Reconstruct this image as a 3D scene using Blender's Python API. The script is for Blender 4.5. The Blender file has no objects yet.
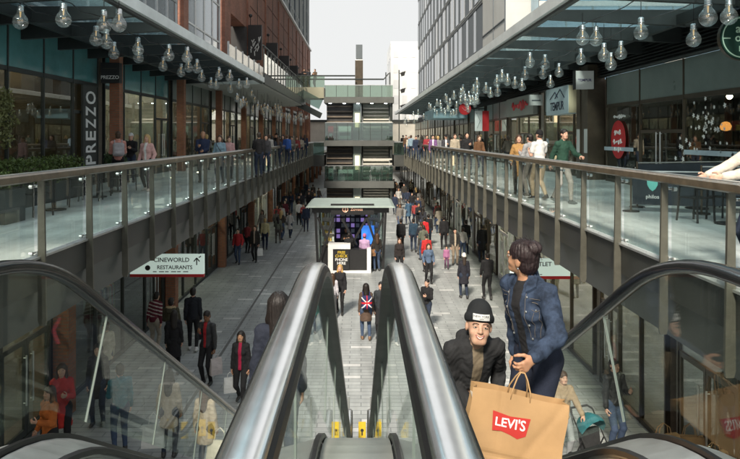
import bpy, math, random
import numpy as np
from mathutils import Vector, Matrix
R = math.radians
rnd = random.Random(7)
scene = bpy.context.scene
col = scene.collection
EYE = 1.6
F = 640.0
CX, CY = 361.0, 137.0
GZ = -4.5                      # lower street level, upper walkway is z = 0

def px(x, y, Y):               # pixel of the 740 wide photo + depth -> world point
    return Vector(((x - CX) / F * Y, Y, EYE - (y - CY) / F * Y))

# ---------------------------------------------------------------- materials
MATS = {}
def nodes_of(m):
    m.use_nodes = True
    nt = m.node_tree
    return nt, nt.nodes, nt.links
def mat(name, color, rough=0.6, metal=0.0, var=0.15, scale=3.0, bump=0.0, bscale=None, spec=0.5, coat=0.0, emit=None, estr=0.0):
    if name in MATS: return MATS[name]
    m = bpy.data.materials.new(name)
    nt, N, L = nodes_of(m)
    b = N['Principled BSDF']
    b.inputs['Roughness'].default_value = rough
    b.inputs['Metallic'].default_value = metal
    b.inputs['Specular IOR Level'].default_value = spec
    b.inputs['Coat Weight'].default_value = coat
    c = tuple(color) + (1.0,)
    b.inputs['Base Color'].default_value = c
    if var > 0:
        g = N.new('ShaderNodeNewGeometry')
        n = N.new('ShaderNodeTexNoise'); n.inputs['Scale'].default_value = scale; n.inputs['Detail'].default_value = 5
        n.inputs['Roughness'].default_value = .65
        L.new(g.outputs['Position'], n.inputs['Vector'])
        mr = N.new('ShaderNodeMapRange'); mr.inputs[1].default_value = .3; mr.inputs[2].default_value = .7
        mr.inputs[3].default_value = 1 - var; mr.inputs[4].default_value = 1 + var
        L.new(n.outputs['Fac'], mr.inputs[0])
        mx = N.new('ShaderNodeVectorMath'); mx.operation = 'SCALE'; mx.inputs[0].default_value = color
        L.new(mr.outputs[0], mx.inputs['Scale'])
        L.new(mx.outputs[0], b.inputs['Base Color'])
        rr = N.new('ShaderNodeMapRange'); rr.inputs[3].default_value = max(0.02, rough - .08); rr.inputs[4].default_value = min(1, rough + .08)
        L.new(n.outputs['Fac'], rr.inputs[0]); L.new(rr.outputs[0], b.inputs['Roughness'])
    if bump > 0:
        g = N.new('ShaderNodeNewGeometry')
        n2 = N.new('ShaderNodeTexNoise'); n2.inputs['Scale'].default_value = bscale or scale * 8; n2.inputs['Detail'].default_value = 4
        L.new(g.outputs['Position'], n2.inputs['Vector'])
        bp = N.new('ShaderNodeBump'); bp.inputs['Strength'].default_value = bump; bp.inputs['Distance'].default_value = .02
        L.new(n2.outputs['Fac'], bp.inputs['Height']); L.new(bp.outputs[0], b.inputs['Normal'])
    if emit:
        b.inputs['Emission Color'].default_value = tuple(emit) + (1,)
        b.inputs['Emission Strength'].default_value = estr
    MATS[name] = m
    return m

def glass(name, tint=(.93, .96, .95), f0=.045, rough=0.0, haze=0.0, hazecol=(.7, .8, .78), through=False, gr=.9):
    if name in MATS: return MATS[name]
    m = bpy.data.materials.new(name)
    nt, N, L = nodes_of(m)
    N.clear()
    out = N.new('ShaderNodeOutputMaterial')
    tr = N.new('ShaderNodeBsdfTransparent'); tr.inputs[0].default_value = tint + (1,)
    gl = N.new('ShaderNodeBsdfGlossy'); gl.inputs['Roughness'].default_value = rough; gl.inputs[0].default_value = (1, 1, 1, 1)
    lw = N.new('ShaderNodeLayerWeight'); lw.inputs[0].default_value = .5
    p = N.new('ShaderNodeMath'); p.operation = 'POWER'; p.inputs[1].default_value = 5
    L.new(lw.outputs['Facing'], p.inputs[0])
    ma = N.new('ShaderNodeMath'); ma.operation = 'MULTIPLY_ADD'; ma.inputs[1].default_value = (1 - f0) * gr; ma.inputs[2].default_value = f0
    L.new(p.outputs[0], ma.inputs[0])
    first = tr
    if haze > 0:
        d = N.new('ShaderNodeBsdfTranslucent' if through else 'ShaderNodeBsdfDiffuse'); d.inputs[0].default_value = hazecol + (1,)
        g = N.new('ShaderNodeNewGeometry')
        n = N.new('ShaderNodeTexNoise'); n.inputs['Scale'].default_value = 1.3; n.inputs['Detail'].default_value = 6
        L.new(g.outputs['Position'], n.inputs['Vector'])
        mm = N.new('ShaderNodeMath'); mm.operation = 'MULTIPLY'; mm.inputs[1].default_value = haze * 2
        L.new(n.outputs['Fac'], mm.inputs[0])
        mh = N.new('ShaderNodeMixShader'); L.new(mm.outputs[0], mh.inputs[0])
        L.new(tr.outputs[0], mh.inputs[1]); L.new(d.outputs[0], mh.inputs[2]); first = mh
    mx = N.new('ShaderNodeMixShader')
    L.new(ma.outputs[0], mx.inputs[0]); L.new(first.outputs[0], mx.inputs[1]); L.new(gl.outputs[0], mx.inputs[2])
    L.new(mx.outputs[0], out.inputs[0])
    MATS[name] = m
    return m

def brickmat(name, c1, c2, mortar, scale, bw, rh, msize=.012, accent=None, rough=.75, axis='floor', pale_at=.93, dirt=.25, bumps=.4):
    if name in MATS: return MATS[name]
    m = bpy.data.materials.new(name)
    nt, N, L = nodes_of(m)
    b = N['Principled BSDF']; b.inputs['Roughness'].default_value = rough
    g = N.new('ShaderNodeNewGeometry')
    vec = g.outputs['Position']
    if axis == 'wall':          # use (x + y, z)
        sp = N.new('ShaderNodeSeparateXYZ'); L.new(vec, sp.inputs[0])
        ad = N.new('ShaderNodeMath'); ad.operation = 'ADD'; L.new(sp.outputs[0], ad.inputs[0]); L.new(sp.outputs[1], ad.inputs[1])
        cb = N.new('ShaderNodeCombineXYZ'); L.new(ad.outputs[0], cb.inputs[0]); L.new(sp.outputs[2], cb.inputs[1])
        vec = cb.outputs[0]
    def bt(a, c, mo):
        t = N.new('ShaderNodeTexBrick'); t.inputs['Scale'].default_value = scale
        t.inputs['Brick Width'].default_value = bw; t.inputs['Row Height'].default_value = rh
        t.inputs['Mortar Size'].default_value = msize; t.inputs['Mortar Smooth'].default_value = .2
        t.inputs['Color1'].default_value = a + (1,); t.inputs['Color2'].default_value = c + (1,); t.inputs['Mortar'].default_value = mo + (1,)
        t.inputs['Bias'].default_value = 0
        L.new(vec, t.inputs['Vector']); return t
    t = bt(c1, c2, mortar)
    colr = t.outputs['Color']
    if accent:
        t2 = bt((0, 0, 0), (1, 1, 1), (0, 0, 0))
        gt = N.new('ShaderNodeMath'); gt.operation = 'GREATER_THAN'; gt.inputs[1].default_value = pale_at
        L.new(t2.outputs['Color'], gt.inputs[0])
        mx = N.new('ShaderNodeMix'); mx.data_type = 'RGBA'
        L.new(gt.outputs[0], mx.inputs['Factor']); L.new(colr, mx.inputs['A']); mx.inputs['B'].default_value = accent + (1,)
        colr = mx.outputs['Result']
    n = N.new('ShaderNodeTexNoise'); n.inputs['Scale'].default_value = .55; n.inputs['Detail'].default_value = 7; n.inputs['Roughness'].default_value = .7
    L.new(g.outputs['Position'], n.inputs['Vector'])
    mr = N.new('ShaderNodeMapRange'); mr.inputs[1].default_value = .3; mr.inputs[2].default_value = .7; mr.inputs[3].default_value = 1 - dirt; mr.inputs[4].default_value = 1 + dirt
    L.new(n.outputs['Fac'], mr.inputs[0])
    fac = mr.outputs[0]
    if axis == 'floor':      # chewing gum spots and long scuffs trodden into the stone
        vo = N.new('ShaderNodeTexVoronoi'); vo.inputs['Scale'].default_value = 1.7; L.new(g.outputs['Position'], vo.inputs['Vector'])
        gm = N.new('ShaderNodeMapRange'); gm.inputs[1].default_value = .035; gm.inputs[2].default_value = .06; gm.inputs[3].default_value = .62; gm.inputs[4].default_value = 1; L.new(vo.outputs['Distance'], gm.inputs[0])
        mp = N.new('ShaderNodeMapping'); mp.inputs['Scale'].default_value = (2.6, .35, 1); L.new(g.outputs['Position'], mp.inputs['Vector'])
        n3 = N.new('ShaderNodeTexNoise'); n3.inputs['Scale'].default_value = 1.1; n3.inputs['Detail'].default_value = 6; L.new(mp.outputs[0], n3.inputs['Vector'])
        m3 = N.new('ShaderNodeMapRange'); m3.inputs[1].default_value = .35; m3.inputs[2].default_value = .65; m3.inputs[3].default_value = .84; m3.inputs[4].default_value = 1.12; L.new(n3.outputs['Fac'], m3.inputs[0])
        u1 = N.new('ShaderNodeMath'); u1.operation = 'MULTIPLY'; L.new(gm.outputs[0], u1.inputs[0]); L.new(m3.outputs[0], u1.inputs[1])
        u2 = N.new('ShaderNodeMath'); u2.operation = 'MULTIPLY'; L.new(u1.outputs[0], u2.inputs[0]); L.new(fac, u2.inputs[1]); fac = u2.outputs[0]
    sc = N.new('ShaderNodeVectorMath'); sc.operation = 'SCALE'; L.new(colr, sc.inputs[0]); L.new(fac, sc.inputs['Scale'])
    L.new(sc.outputs[0], b.inputs['Base Color'])
    rm = N.new('ShaderNodeMapRange'); rm.inputs[3].default_value = rough - .2; rm.inputs[4].default_value = min(1, rough + .15); L.new(n.outputs['Fac'], rm.inputs[0]); L.new(rm.outputs[0], b.inputs['Roughness'])
    bp = N.new('ShaderNodeBump'); bp.inputs['Strength'].default_value = bumps; bp.inputs['Distance'].default_value = .008
    iv = N.new('ShaderNodeMath'); iv.operation = 'SUBTRACT'; iv.inputs[0].default_value = 1; L.new(t.outputs['Fac'], iv.inputs[1])
    L.new(iv.outputs[0], bp.inputs['Height']); L.new(bp.outputs[0], b.inputs['Normal'])
    MATS[name] = m
    return m

M_STEEL = mat('brushed_steel', (.58, .60, .60), .34, .7, .12, 6)
M_DARKSTEEL = mat('dark_painted_steel', (.045, .052, .05), .45, .2, .25, 2, spec=.5)
M_RIBSTEEL = mat('canopy_steel', (.028, .033, .033), .4, .2, .25, 2)
M_FASCIA = mat('deck_fascia', (.055, .058, .054), .42, .15, .2, 1.2)
M_FASCIA2 = mat('deck_fascia_lower', (.066, .074, .070), .45, .1, .2, 1.2)
M_CANEDGE = mat('canopy_edge_paint', (.70, .76, .76), .3, .1, .15, 1.0)
M_POST = mat('bronze_post', (.115, .113, .092), .42, .35, .2, 4)
M_WOODRAIL = mat('timber_handrail', (.135, .105, .07), .35, .0, .35, 7, spec=.7, coat=.3)
M_RUBBER = mat('handrail_rubber', (.016, .017, .018), .22, .0, .12, 5, spec=.6, coat=.15)
M_SHEEN = mat('polished_handrail', (.95, .96, .96), .22, .95, .10, 5)  # sky sheen of the black rubber, painted as pale metal
M_RUBBER2 = mat('black_rubber', (.012, .012, .013), .35, .0, .2, 5)
M_GLASS = glass('balustrade_glass', (.91, .95, .935), .05, 0, .022, (.62, .72, .70))
M_ESCGLASS = glass('escalator_glass', (.90, .94, .92), .05, 0, .004, (.5, .6, .58), gr=.25)
M_SHOPGLASS = glass('shop_glass', (.72, .80, .78), .10)
M_ROOFGLASS = glass('canopy_glass', (.80, .90, .93), .08, .03, .17, (.36, .56, .60), True)
M_BULBGLASS = glass('bulb_glass', (.93, .95, .94), .11, 0.0, .06, (.85, .88, .87))
M_GLASSEDGE = mat('polished_glass_edge', (.15, .18, .165), .75, 0, .1, 5)
M_DARKGLASS = mat('dark_window_glass', (.018, .026, .032), .06, 0, .2, .4, spec=1.0, coat=.5)
M_TEALREFL = mat('teal_spandrel_glass', (.10, .27, .28), .1, 0, .25, .6, spec=1.0, coat=.4)  # reflection of the lit canopy painted in as the spandrel's teal
M_GREYPANEL = mat('green_grey_panel', (.16, .20, .185), .3, 0, .15, 1)
M_BRONZE = mat('bronze_cladding', (.07, .055, .038), .4, .3, .25, 2)
M_BRICK = brickmat('red_brick', (.25, .092, .06), (.35, .14, .09), (.20, .14, .11), 1.0, .225, .075, .012, axis='wall', rough=.85, dirt=.3)
M_BRICKSHOP = brickmat('orange_brick', (.27, .095, .05), (.34, .135, .07), (.2, .13, .09), 1.0, .225, .075, .012, axis='wall', rough=.8, dirt=.25)
M_PAVING = brickmat('street_pavers', (.30, .32, .325), (.37, .39, .395), (.20, .215, .22), 1.0, .62, .21, .014, accent=(.55, .56, .56), rough=.5, dirt=.2, pale_at=.955)
M_DECK = brickmat('walkway_paving', (.50, .545, .55), (.58, .62, .62), (.38, .41, .41), 1.0, 1.2, .6, .01, rough=.42, dirt=.18)
M_WHITE = mat('white_paint', (.74, .74, .72), .45, 0, .06, 3)
M_CREAM = mat('cream_render', (.56, .54, .48), .8, 0, .12, .7)
M_LIGHTPANEL = mat('light_grey_panel', (.50, .51, .49), .6, 0, .08, .5)
M_PANEL = mat('slate_panel', (.105, .125, .138), .45, .1, .12, .6)
M_BLACK = mat('black_plastic', (.014, .014, .015), .4, 0, .2, 4)
M_BLACKFABRIC = mat('black_fabric', (.02, .021, .023), .85, 0, .3, 14, bump=.3, bscale=200)
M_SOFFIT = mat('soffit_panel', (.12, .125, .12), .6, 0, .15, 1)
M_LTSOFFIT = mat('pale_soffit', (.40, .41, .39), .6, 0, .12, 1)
M_FILAMENT = mat('warm_filament', (.9, .6, .3), .4, emit=(1, .62, .25), estr=.22, var=0)
M_CHROME = mat('chrome_cap', (.66, .67, .67), .25, .9, .15, 12)
M_SHOPLIGHT = mat('shop_lamp_glow', (1, .9, .7), .5, emit=(1, .78, .5), estr=42, var=0)
M_COOLLIGHT = mat('cool_lamp_glow', (1, 1, 1), .5, emit=(.9, .95, 1), estr=16, var=0)
M_PURPLELIGHT = mat('purple_lamp_glow', (.5, .3, 1), .5, emit=(.42, .3, 1), estr=3.5, var=0)
M_SHOPWALL = mat('shop_back_wall', (.16, .12, .085), .8, 0, .4, 1.5)
M_SHOPWALL2 = mat('shop_back_wall_pale', (.38, .34, .28), .8, 0, .3, 1.5)
M_SHOPWALL3 = mat('shop_back_wall_dark', (.035, .034, .034), .7, 0, .4, 1.5)
M_SHOPFLOOR = mat('shop_floor', (.14, .11, .085), .4, 0, .2, 2)
M_RED = mat('red_sign', (.50, .02, .025), .45, 0, .1, 3)
M_GOLDLEAF = mat('hedge_leaf', (.075, .115, .025), .6, 0, .5, 9)
M_LEAF2 = mat('olive_leaf', (.15, .16, .06), .6, 0, .5, 9)
M_TRUNK = mat('bark', (.10, .075, .05), .9, 0, .3, 8)
M_SIGNPALE = mat('sign_face_pale', (.62, .72, .66), .45, 0, .05, 2)
M_TEAL = mat('teal_print', (.16, .55, .50), .5, 0, .05, 4)
M_YELLOW = mat('yellow_sticker', (.60, .42, .03), .5, 0, .1, 9)
M_KRAFT = mat('kraft_paper', (.38, .235, .11), .75, 0, .10, 4, bump=.12, bscale=9)
M_TEXTW = mat('white_lettering', (.78, .78, .76), .5, 0, 0)
M_TEXTK = mat('black_lettering', (.02, .02, .022), .5, 0, 0)

# ---------------------------------------------------------------- mesh building
def root_loc(o):
    v = Vector((0, 0, 0))
    while o is not None:
        v += o.location; o = o.parent
    return v

class MB:
    def __init__(s): s.v, s.f, s.mi = [], [], []
    def add(s, vs, fs, m=0):
        b = len(s.v); s.v += [tuple(q) for q in vs]
        s.f += [tuple(i + b for i in f) for f in fs]; s.mi += [m] * len(fs); return s
    def box(s, x0, x1, y0, y1, z0, z1, m=0):
        vs = [(x, y, z) for z in (z0, z1) for y in (y0, y1) for x in (x0, x1)]
        return s.add(vs, [(0, 2, 3, 1), (4, 5, 7, 6), (0, 1, 5, 4), (2, 6, 7, 3), (0, 4, 6, 2), (1, 3, 7, 5)], m)
    def bar(s, a, b, w, h, up=(0, 0, 1), m=0):           # box from a to b, w sideways, h along up
        a, b = Vector(a), Vector(b); d = (b - a).normalized(); u = Vector(up)
        sd = d.cross(u)
        if sd.length < 1e-5: sd = d.cross(Vector((1, 0, 0)))
        sd.normalize(); u = sd.cross(d).normalized()
        vs = []
        for p in (a, b):
            for i, j in ((-1, -1), (1, -1), (1, 1), (-1, 1)): vs.append(p + sd * (w / 2 * i) + u * (h / 2 * j))
        return s.add(vs, [(3, 2, 1, 0), (4, 5, 6, 7), (0, 1, 5, 4), (1, 2, 6, 5), (2, 3, 7, 6), (3, 0, 4, 7)], m)
    def cyl(s, a, b, r0, r1=None, n=10, m=0, caps=True):
        r1 = r0 if r1 is None else r1
        a, b = Vector(a), Vector(b); d = (b - a).normalized()
        x = d.orthogonal().normalized(); y = d.cross(x)
        vs = []
        for p, r in ((a, r0), (b, r1)):
            for k in range(n):
                t = 2 * math.pi * k / n; vs.append(p + x * (r * math.cos(t)) + y * (r * math.sin(t)))
        fs = [(k, (k + 1) % n, n + (k + 1) % n, n + k) for k in range(n)]
        if caps: fs += [tuple(range(n - 1, -1, -1)), tuple(range(n, 2 * n))]
        return s.add(vs, fs, m)
    def lathe(s, prof, c=(0, 0, 0), n=16, m=0):          # prof: (r, z)
        vs, fs = [], []
        for r, z in prof:
            for k in range(n):
                t = 2 * math.pi * k / n; vs.append((c[0] + r * math.cos(t), c[1] + r * math.sin(t), c[2] + z))
        for i in range(len(prof) - 1):
            for k in range(n):
                fs.append((i * n + k, i * n + (k + 1) % n, (i + 1) * n + (k + 1) % n, (i + 1) * n + k))
        return s.add(vs, fs, m)
    def tube(s, pts, r, n=8, m=0, closed=False):
        pts = [Vector(p) for p in pts]; N_ = len(pts); vs, fs = [], []
        prev = None
        for i, p in enumerate(pts):
            if closed: d = pts[(i + 1) % N_] - pts[i - 1]
            else: d = pts[min(i + 1, N_ - 1)] - pts[max(i - 1, 0)]
            d.normalize()
            x = d.orthogonal().normalized() if prev is None else (prev - d * prev.dot(d)).normalized()
            prev = x; y = d.cross(x)
            for k in range(n):
                t = 2 * math.pi * k / n; vs.append(p + x * (r * math.cos(t)) + y * (r * math.sin(t)))
        last = N_ if closed else N_ - 1
        for i in range(last):
            j = (i + 1) % N_
            for k in range(n): fs.append((i * n + k, i * n + (k + 1) % n, j * n + (k + 1) % n, j * n + k))
        if not closed: fs += [tuple(range(n - 1, -1, -1)), tuple(range((N_ - 1) * n, N_ * n))]
        return s.add(vs, fs, m)
    def sweep(s, pts, sec, m=0, side=(1, 0, 0)):         # section (u along side, w along normal) swept on a path in a plane with normal `side`
        pts = [Vector(p) for p in pts]; sd = Vector(side); n = len(sec); vs, fs = [], []
        for i, p in enumerate(pts):
            d = (pts[min(i + 1, len(pts) - 1)] - pts[max(i - 1, 0)]).normalized()
            nn = sd.cross(d).normalized()
            for u, w in sec: vs.append(p + sd * u + nn * w)
        for i in range(len(pts) - 1):
            for k in range(n): fs.append((i * n + k, i * n + (k + 1) % n, (i + 1) * n + (k + 1) % n, (i + 1) * n + k))
        fs += [tuple(range(n - 1, -1, -1)), tuple(range((len(pts) - 1) * n, len(pts) * n))]
        return s.add(vs, fs, m)
    def prism(s, poly, axis, a, b, m=0):                 # 2D poly extruded along axis 'x','y','z' from a to b
        def P(u, w, t):
            return {'x': (t, u, w), 'y': (u, t, w), 'z': (u, w, t)}[axis]
        n = len(poly)
        vs = [P(u, w, a) for u, w in poly] + [P(u, w, b) for u, w in poly]
        fs = [tuple(range(n - 1, -1, -1)), tuple(range(n, 2 * n))] + [(k, (k + 1) % n, n + (k + 1) % n, n + k) for k in range(n)]
        return s.add(vs, fs, m)
    def ball(s, c, r, nu=10, nv=7, m=0, sc=(1, 1, 1)):
        prof = [(max(1e-4, math.sin(math.pi * i / nv)), -math.cos(math.pi * i / nv)) for i in range(nv + 1)]
        b = len(s.v); s.lathe(prof, (0, 0, 0), nu, m)
        for i in range(b, len(s.v)):
            v = s.v[i]; s.v[i] = (c[0] + v[0] * r * sc[0], c[1] + v[1] * r * sc[1], c[2] + v[2] * r * sc[2])
        return s
    def build(s, name, mats, parent=None, smooth=False, world=True):
        if not isinstance(mats, (list, tuple)): mats = [mats]
        off = root_loc(parent) if (parent is not None and world) else Vector((0, 0, 0))
        me = bpy.data.meshes.new(name)
        me.from_pydata([(v[0] - off.x, v[1] - off.y, v[2] - off.z) for v in s.v], [], s.f)
        for m in mats: me.materials.append(m)
        if len(mats) > 1: me.polygons.foreach_set('material_index', s.mi)
        if smooth: me.shade_smooth()
        me.update()
        o = bpy.data.objects.new(name, me); col.objects.link(o)
        if parent is not None: o.parent = parent
        return o

def tag(o, label=None, cat=None, group=None, kind=None):
    if label: o['label'] = label
    if cat: o['category'] = cat
    if group: o['group'] = group
    if kind: o['kind'] = kind
    return o
def thing(name, label, cat, loc=(0, 0, 0), group=None, rz=0):
    o = bpy.data.objects.new(name, None); col.objects.link(o); o.location = loc; o.rotation_euler.z = rz
    o.empty_display_size = .2
    return tag(o, label, cat, group)
def copy_tree(o, parent=None):
    c = o.copy(); col.objects.link(c)
    for k in ('label', 'category', 'group'):
        pass
    if parent is not None: c.parent = parent
    for ch in list(o.children): copy_tree(ch, c)
    return c
def text_mesh(body, size, depth=.004, align='CENTER', spacing=1.0, shear=0):
    cu = bpy.data.curves.new('lettering', 'FONT'); cu.body = body; cu.size = size; cu.extrude = depth
    cu.align_x = align; cu.align_y = 'CENTER'; cu.space_character = spacing; cu.shear = shear
    cu.resolution_u = 3; cu.offset = size * .012
    o = bpy.data.objects.new('lettering', cu); col.objects.link(o)
    dg = bpy.context.evaluated_depsgraph_get(); dg.update()
    me = bpy.data.meshes.new_from_object(o.evaluated_get(dg))
    bpy.data.objects.remove(o); bpy.data.curves.remove(cu)
    me.materials.clear()
    return me
def text(body, size, m, parent, origin, xdir, updir, depth=.004, align='CENTER', spacing=1.0, name='lettering', shear=0):
    me = text_mesh(body, size, depth, align, spacing, shear); me.materials.append(m)
    o = bpy.data.objects.new(name, me); col.objects.link(o)
    x = Vector(xdir).normalized(); y = Vector(updir).normalized(); z = x.cross(y)
    Mx = Matrix((x, y, z)).transposed().to_4x4(); Mx.translation = Vector(origin) - (root_loc(parent) if parent else Vector())
    me.transform(Mx)
    if parent is not None: o.parent = parent
    return o
from mathutils.bvhtree import BVHTree
# ---------------------------------------------------------------- people: smooth distance fields meshed with surface nets
class Field:
    def __init__(s, lo, hi, h):
        s.h = h; s.lo = np.array(lo, np.float32)
        s.n = np.ceil((np.array(hi) - np.array(lo)) / h).astype(int) + 1
        s.ax = [s.lo[i] + h * np.arange(s.n[i], dtype=np.float32) for i in range(3)]
        s.D = np.full(tuple(s.n), 1.0, np.float32)
        s.B = np.full(tuple(s.n), 1.0, np.float32)
        s.M = np.zeros(tuple(s.n), np.int8)
    def slc(s, lo, hi):
        a = np.clip(np.floor((np.array(lo) - s.lo) / s.h).astype(int), 0, s.n)
        b = np.clip(np.ceil((np.array(hi) - s.lo) / s.h).astype(int) + 1, 0, s.n)
        return tuple(slice(a[i], max(a[i], b[i])) for i in range(3))
    def pts(s, sl):
        return s.ax[0][sl[0]][:, None, None], s.ax[1][sl[1]][None, :, None], s.ax[2][sl[2]][None, None, :]
    def put(s, sl, d, m, k):
        D = s.D[sl]
        if k > 0:
            h = np.maximum(k - np.abs(D - d), 0) / k
            s.D[sl] = np.minimum(D, d) - h * h * k * .25
        else: s.D[sl] = np.minimum(D, d)
        B = s.B[sl]; better = d < B
        s.M[sl] = np.where(better, m, s.M[sl]); s.B[sl] = np.where(better, d, B)
    def cap(s, a, b, ra, rb, m=0, k=.03, flat=None):     # tapered capsule, flat = (axis, factor)
        a = np.array(a, np.float32); b = np.array(b, np.float32); r = max(ra, rb) + 3 * s.h + k
        sl = s.slc(np.minimum(a, b) - r, np.maximum(a, b) + r)
        X, Y, Z = s.pts(sl); px_, py_, pz_ = X - a[0], Y - a[1], Z - a[2]
        ba = b - a
        if flat is not None:
            ax, f = np.array(flat[0], np.float32), flat[1]; g = 1 / f - 1
            t = px_ * ax[0] + py_ * ax[1] + pz_ * ax[2]
            px_, py_, pz_ = px_ + ax[0] * t * g, py_ + ax[1] * t * g, pz_ + ax[2] * t * g
            ba = ba + ax * float(ba @ ax) * g
        L2 = float(ba @ ba) + 1e-9
        t = np.clip((px_ * ba[0] + py_ * ba[1] + pz_ * ba[2]) / L2, 0, 1)
        d = np.sqrt((px_ - t * ba[0]) ** 2 + (py_ - t * ba[1]) ** 2 + (pz_ - t * ba[2]) ** 2) - (ra + (rb - ra) * t)
        s.put(sl, d.astype(np.float32), m, k)
    def ell_d(s, c, r, Rm, mar):
        c = np.array(c, np.float32); r = np.array(r, np.float32); big = float(r.max()) + mar
        sl = s.slc(c - big, c + big); X, Y, Z = s.pts(sl); x, y, z = X - c[0], Y - c[1], Z - c[2]
        if Rm is not None:
            A = np.array(Rm, np.float32).T
            x, y, z = (A[0, 0] * x + A[0, 1] * y + A[0, 2] * z, A[1, 0] * x + A[1, 1] * y + A[1, 2] * z, A[2, 0] * x + A[2, 1] * y + A[2, 2] * z)
        k0 = np.sqrt((x / r[0]) ** 2 + (y / r[1]) ** 2 + (z / r[2]) ** 2)
        k1 = np.sqrt((x / r[0] ** 2) ** 2 + (y / r[1] ** 2) ** 2 + (z / r[2] ** 2) ** 2) + 1e-6
        return sl, (k0 * (k0 - 1) / k1).astype(np.float32)
    def ell(s, c, r, m=0, k=.02, Rm=None):
        sl, d = s.ell_d(c, r, Rm, 3 * s.h + k); s.put(sl, d, m, k)
    def cut_ell(s, c, r, Rm=None, k=.01):
        sl, d = s.ell_d(c, r, Rm, 3 * s.h + k)
        s.D[sl] = np.maximum(s.D[sl], -d)
    def cut_plane(s, p, n):                               # removes the side n points to
        X, Y, Z = s.pts((slice(None),) * 3)
        s.D = np.maximum(s.D, (X - p[0]) * n[0] + (Y - p[1]) * n[1] + (Z - p[2]) * n[2]).astype(np.float32)
    def wrinkle(s, amp, fr, seed=0):
        X, Y, Z = s.pts((slice(None),) * 3)
        s.D += amp * (np.sin(fr * (Z + .5 * X) + 3 * np.sin(fr * .37 * (Y - X) + seed)) * np.sin(fr * .6 * (X + .3 * Z) + 2 * np.sin(fr * .3 * Z + seed)) ).astype(np.float32)
    def strands(s, amp, fr, c=(0, 0)):
        X, Y, Z = s.pts((slice(None),) * 3)
        th = np.arctan2(Y - c[1], X - c[0])
        s.D += amp * (np.sin(fr * th + 9 * Z) + .6 * np.sin(fr * 1.9 * th - 7 * Z + 14 * X)).astype(np.float32)
    def mesh(s, name, mats, recolor=None):
        D = s.D; sg = D < 0
        nx, ny, nz = D.shape
        cnt = np.zeros((nx - 1, ny - 1, nz - 1), np.int8)
        for i in (0, 1):
            for j in (0, 1):
                for k in (0, 1): cnt += sg[i:nx - 1 + i, j:ny - 1 + j, k:nz - 1 + k]
        act = (cnt > 0) & (cnt < 8); I = np.argwhere(act)
        if len(I) == 0: return bpy.data.meshes.new(name)
        idx = np.full(act.shape, -1, np.int32); idx[act] = np.arange(len(I), dtype=np.int32)
        acc = np.zeros((len(I), 3), np.float64); c = np.zeros(len(I))
        cor = [(i, j, k) for i in (0, 1) for j in (0, 1) for k in (0, 1)]
        val = {q: D[I[:, 0] + q[0], I[:, 1] + q[1], I[:, 2] + q[2]] for q in cor}
        for q in cor:
            for a in range(3):
                if q[a]: continue
                w = list(q); w[a] = 1; w = tuple(w)
                va, vb = val[q], val[w]; x = (va < 0) != (vb < 0)
                t = np.where(x, va / np.where(x, va - vb, 1), 0)
                p = np.array(q, float)[None, :].repeat(len(I), 0); p[:, a] = t
                acc += p * x[:, None]; c += x
        V = s.lo + (I + acc / c[:, None]) * s.h
        quads = []
        for a in range(3):
            b, e = (a + 1) % 3, (a + 2) % 3
            S0 = [slice(None)] * 3; S1 = [slice(None)] * 3
            S0[a] = slice(0, -1); S1[a] = slice(1, None)
            for q in (b, e): S0[q] = slice(1, -1); S1[q] = slice(1, -1)
            A0, A1 = sg[tuple(S0)], sg[tuple(S1)]
            E = np.argwhere(A0 != A1)
            if len(E) == 0: continue
            ins = A0[E[:, 0], E[:, 1], E[:, 2]]
            base = E.copy(); base[:, b] += 1; base[:, e] += 1
            def at(db, de):
                p = base.copy(); p[:, b] += db; p[:, e] += de
                return idx[p[:, 0], p[:, 1], p[:, 2]]
            q4 = np.stack([at(-1, -1), at(0, -1), at(0, 0), at(-1, 0)], 1)
            q4[~ins] = q4[~ins][:, ::-1]
            quads.append(q4)
        Q = np.concatenate(quads)
        me = bpy.data.meshes.new(name)
        me.vertices.add(len(V)); me.vertices.foreach_set('co', V.astype(np.float32).ravel())
        me.loops.add(len(Q) * 4); me.loops.foreach_set('vertex_index', Q.ravel().astype(np.int32))
        me.polygons.add(len(Q)); me.polygons.foreach_set('loop_start', np.arange(0, len(Q) * 4, 4, dtype=np.int32))
        for m in mats: me.materials.append(m)
        ctr = V[Q].mean(1)
        if len(mats) > 1:
            g = np.clip(np.rint((ctr - s.lo) / s.h).astype(int), 0, s.n - 1)
            mi = s.M[g[:, 0], g[:, 1], g[:, 2]].astype(np.int32)
            if recolor is not None: mi = recolor(ctr, mi)
            me.polygons.foreach_set('material_index', mi)
        me.update(calc_edges=True); me.validate()
        me.shade_smooth()
        return me

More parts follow.
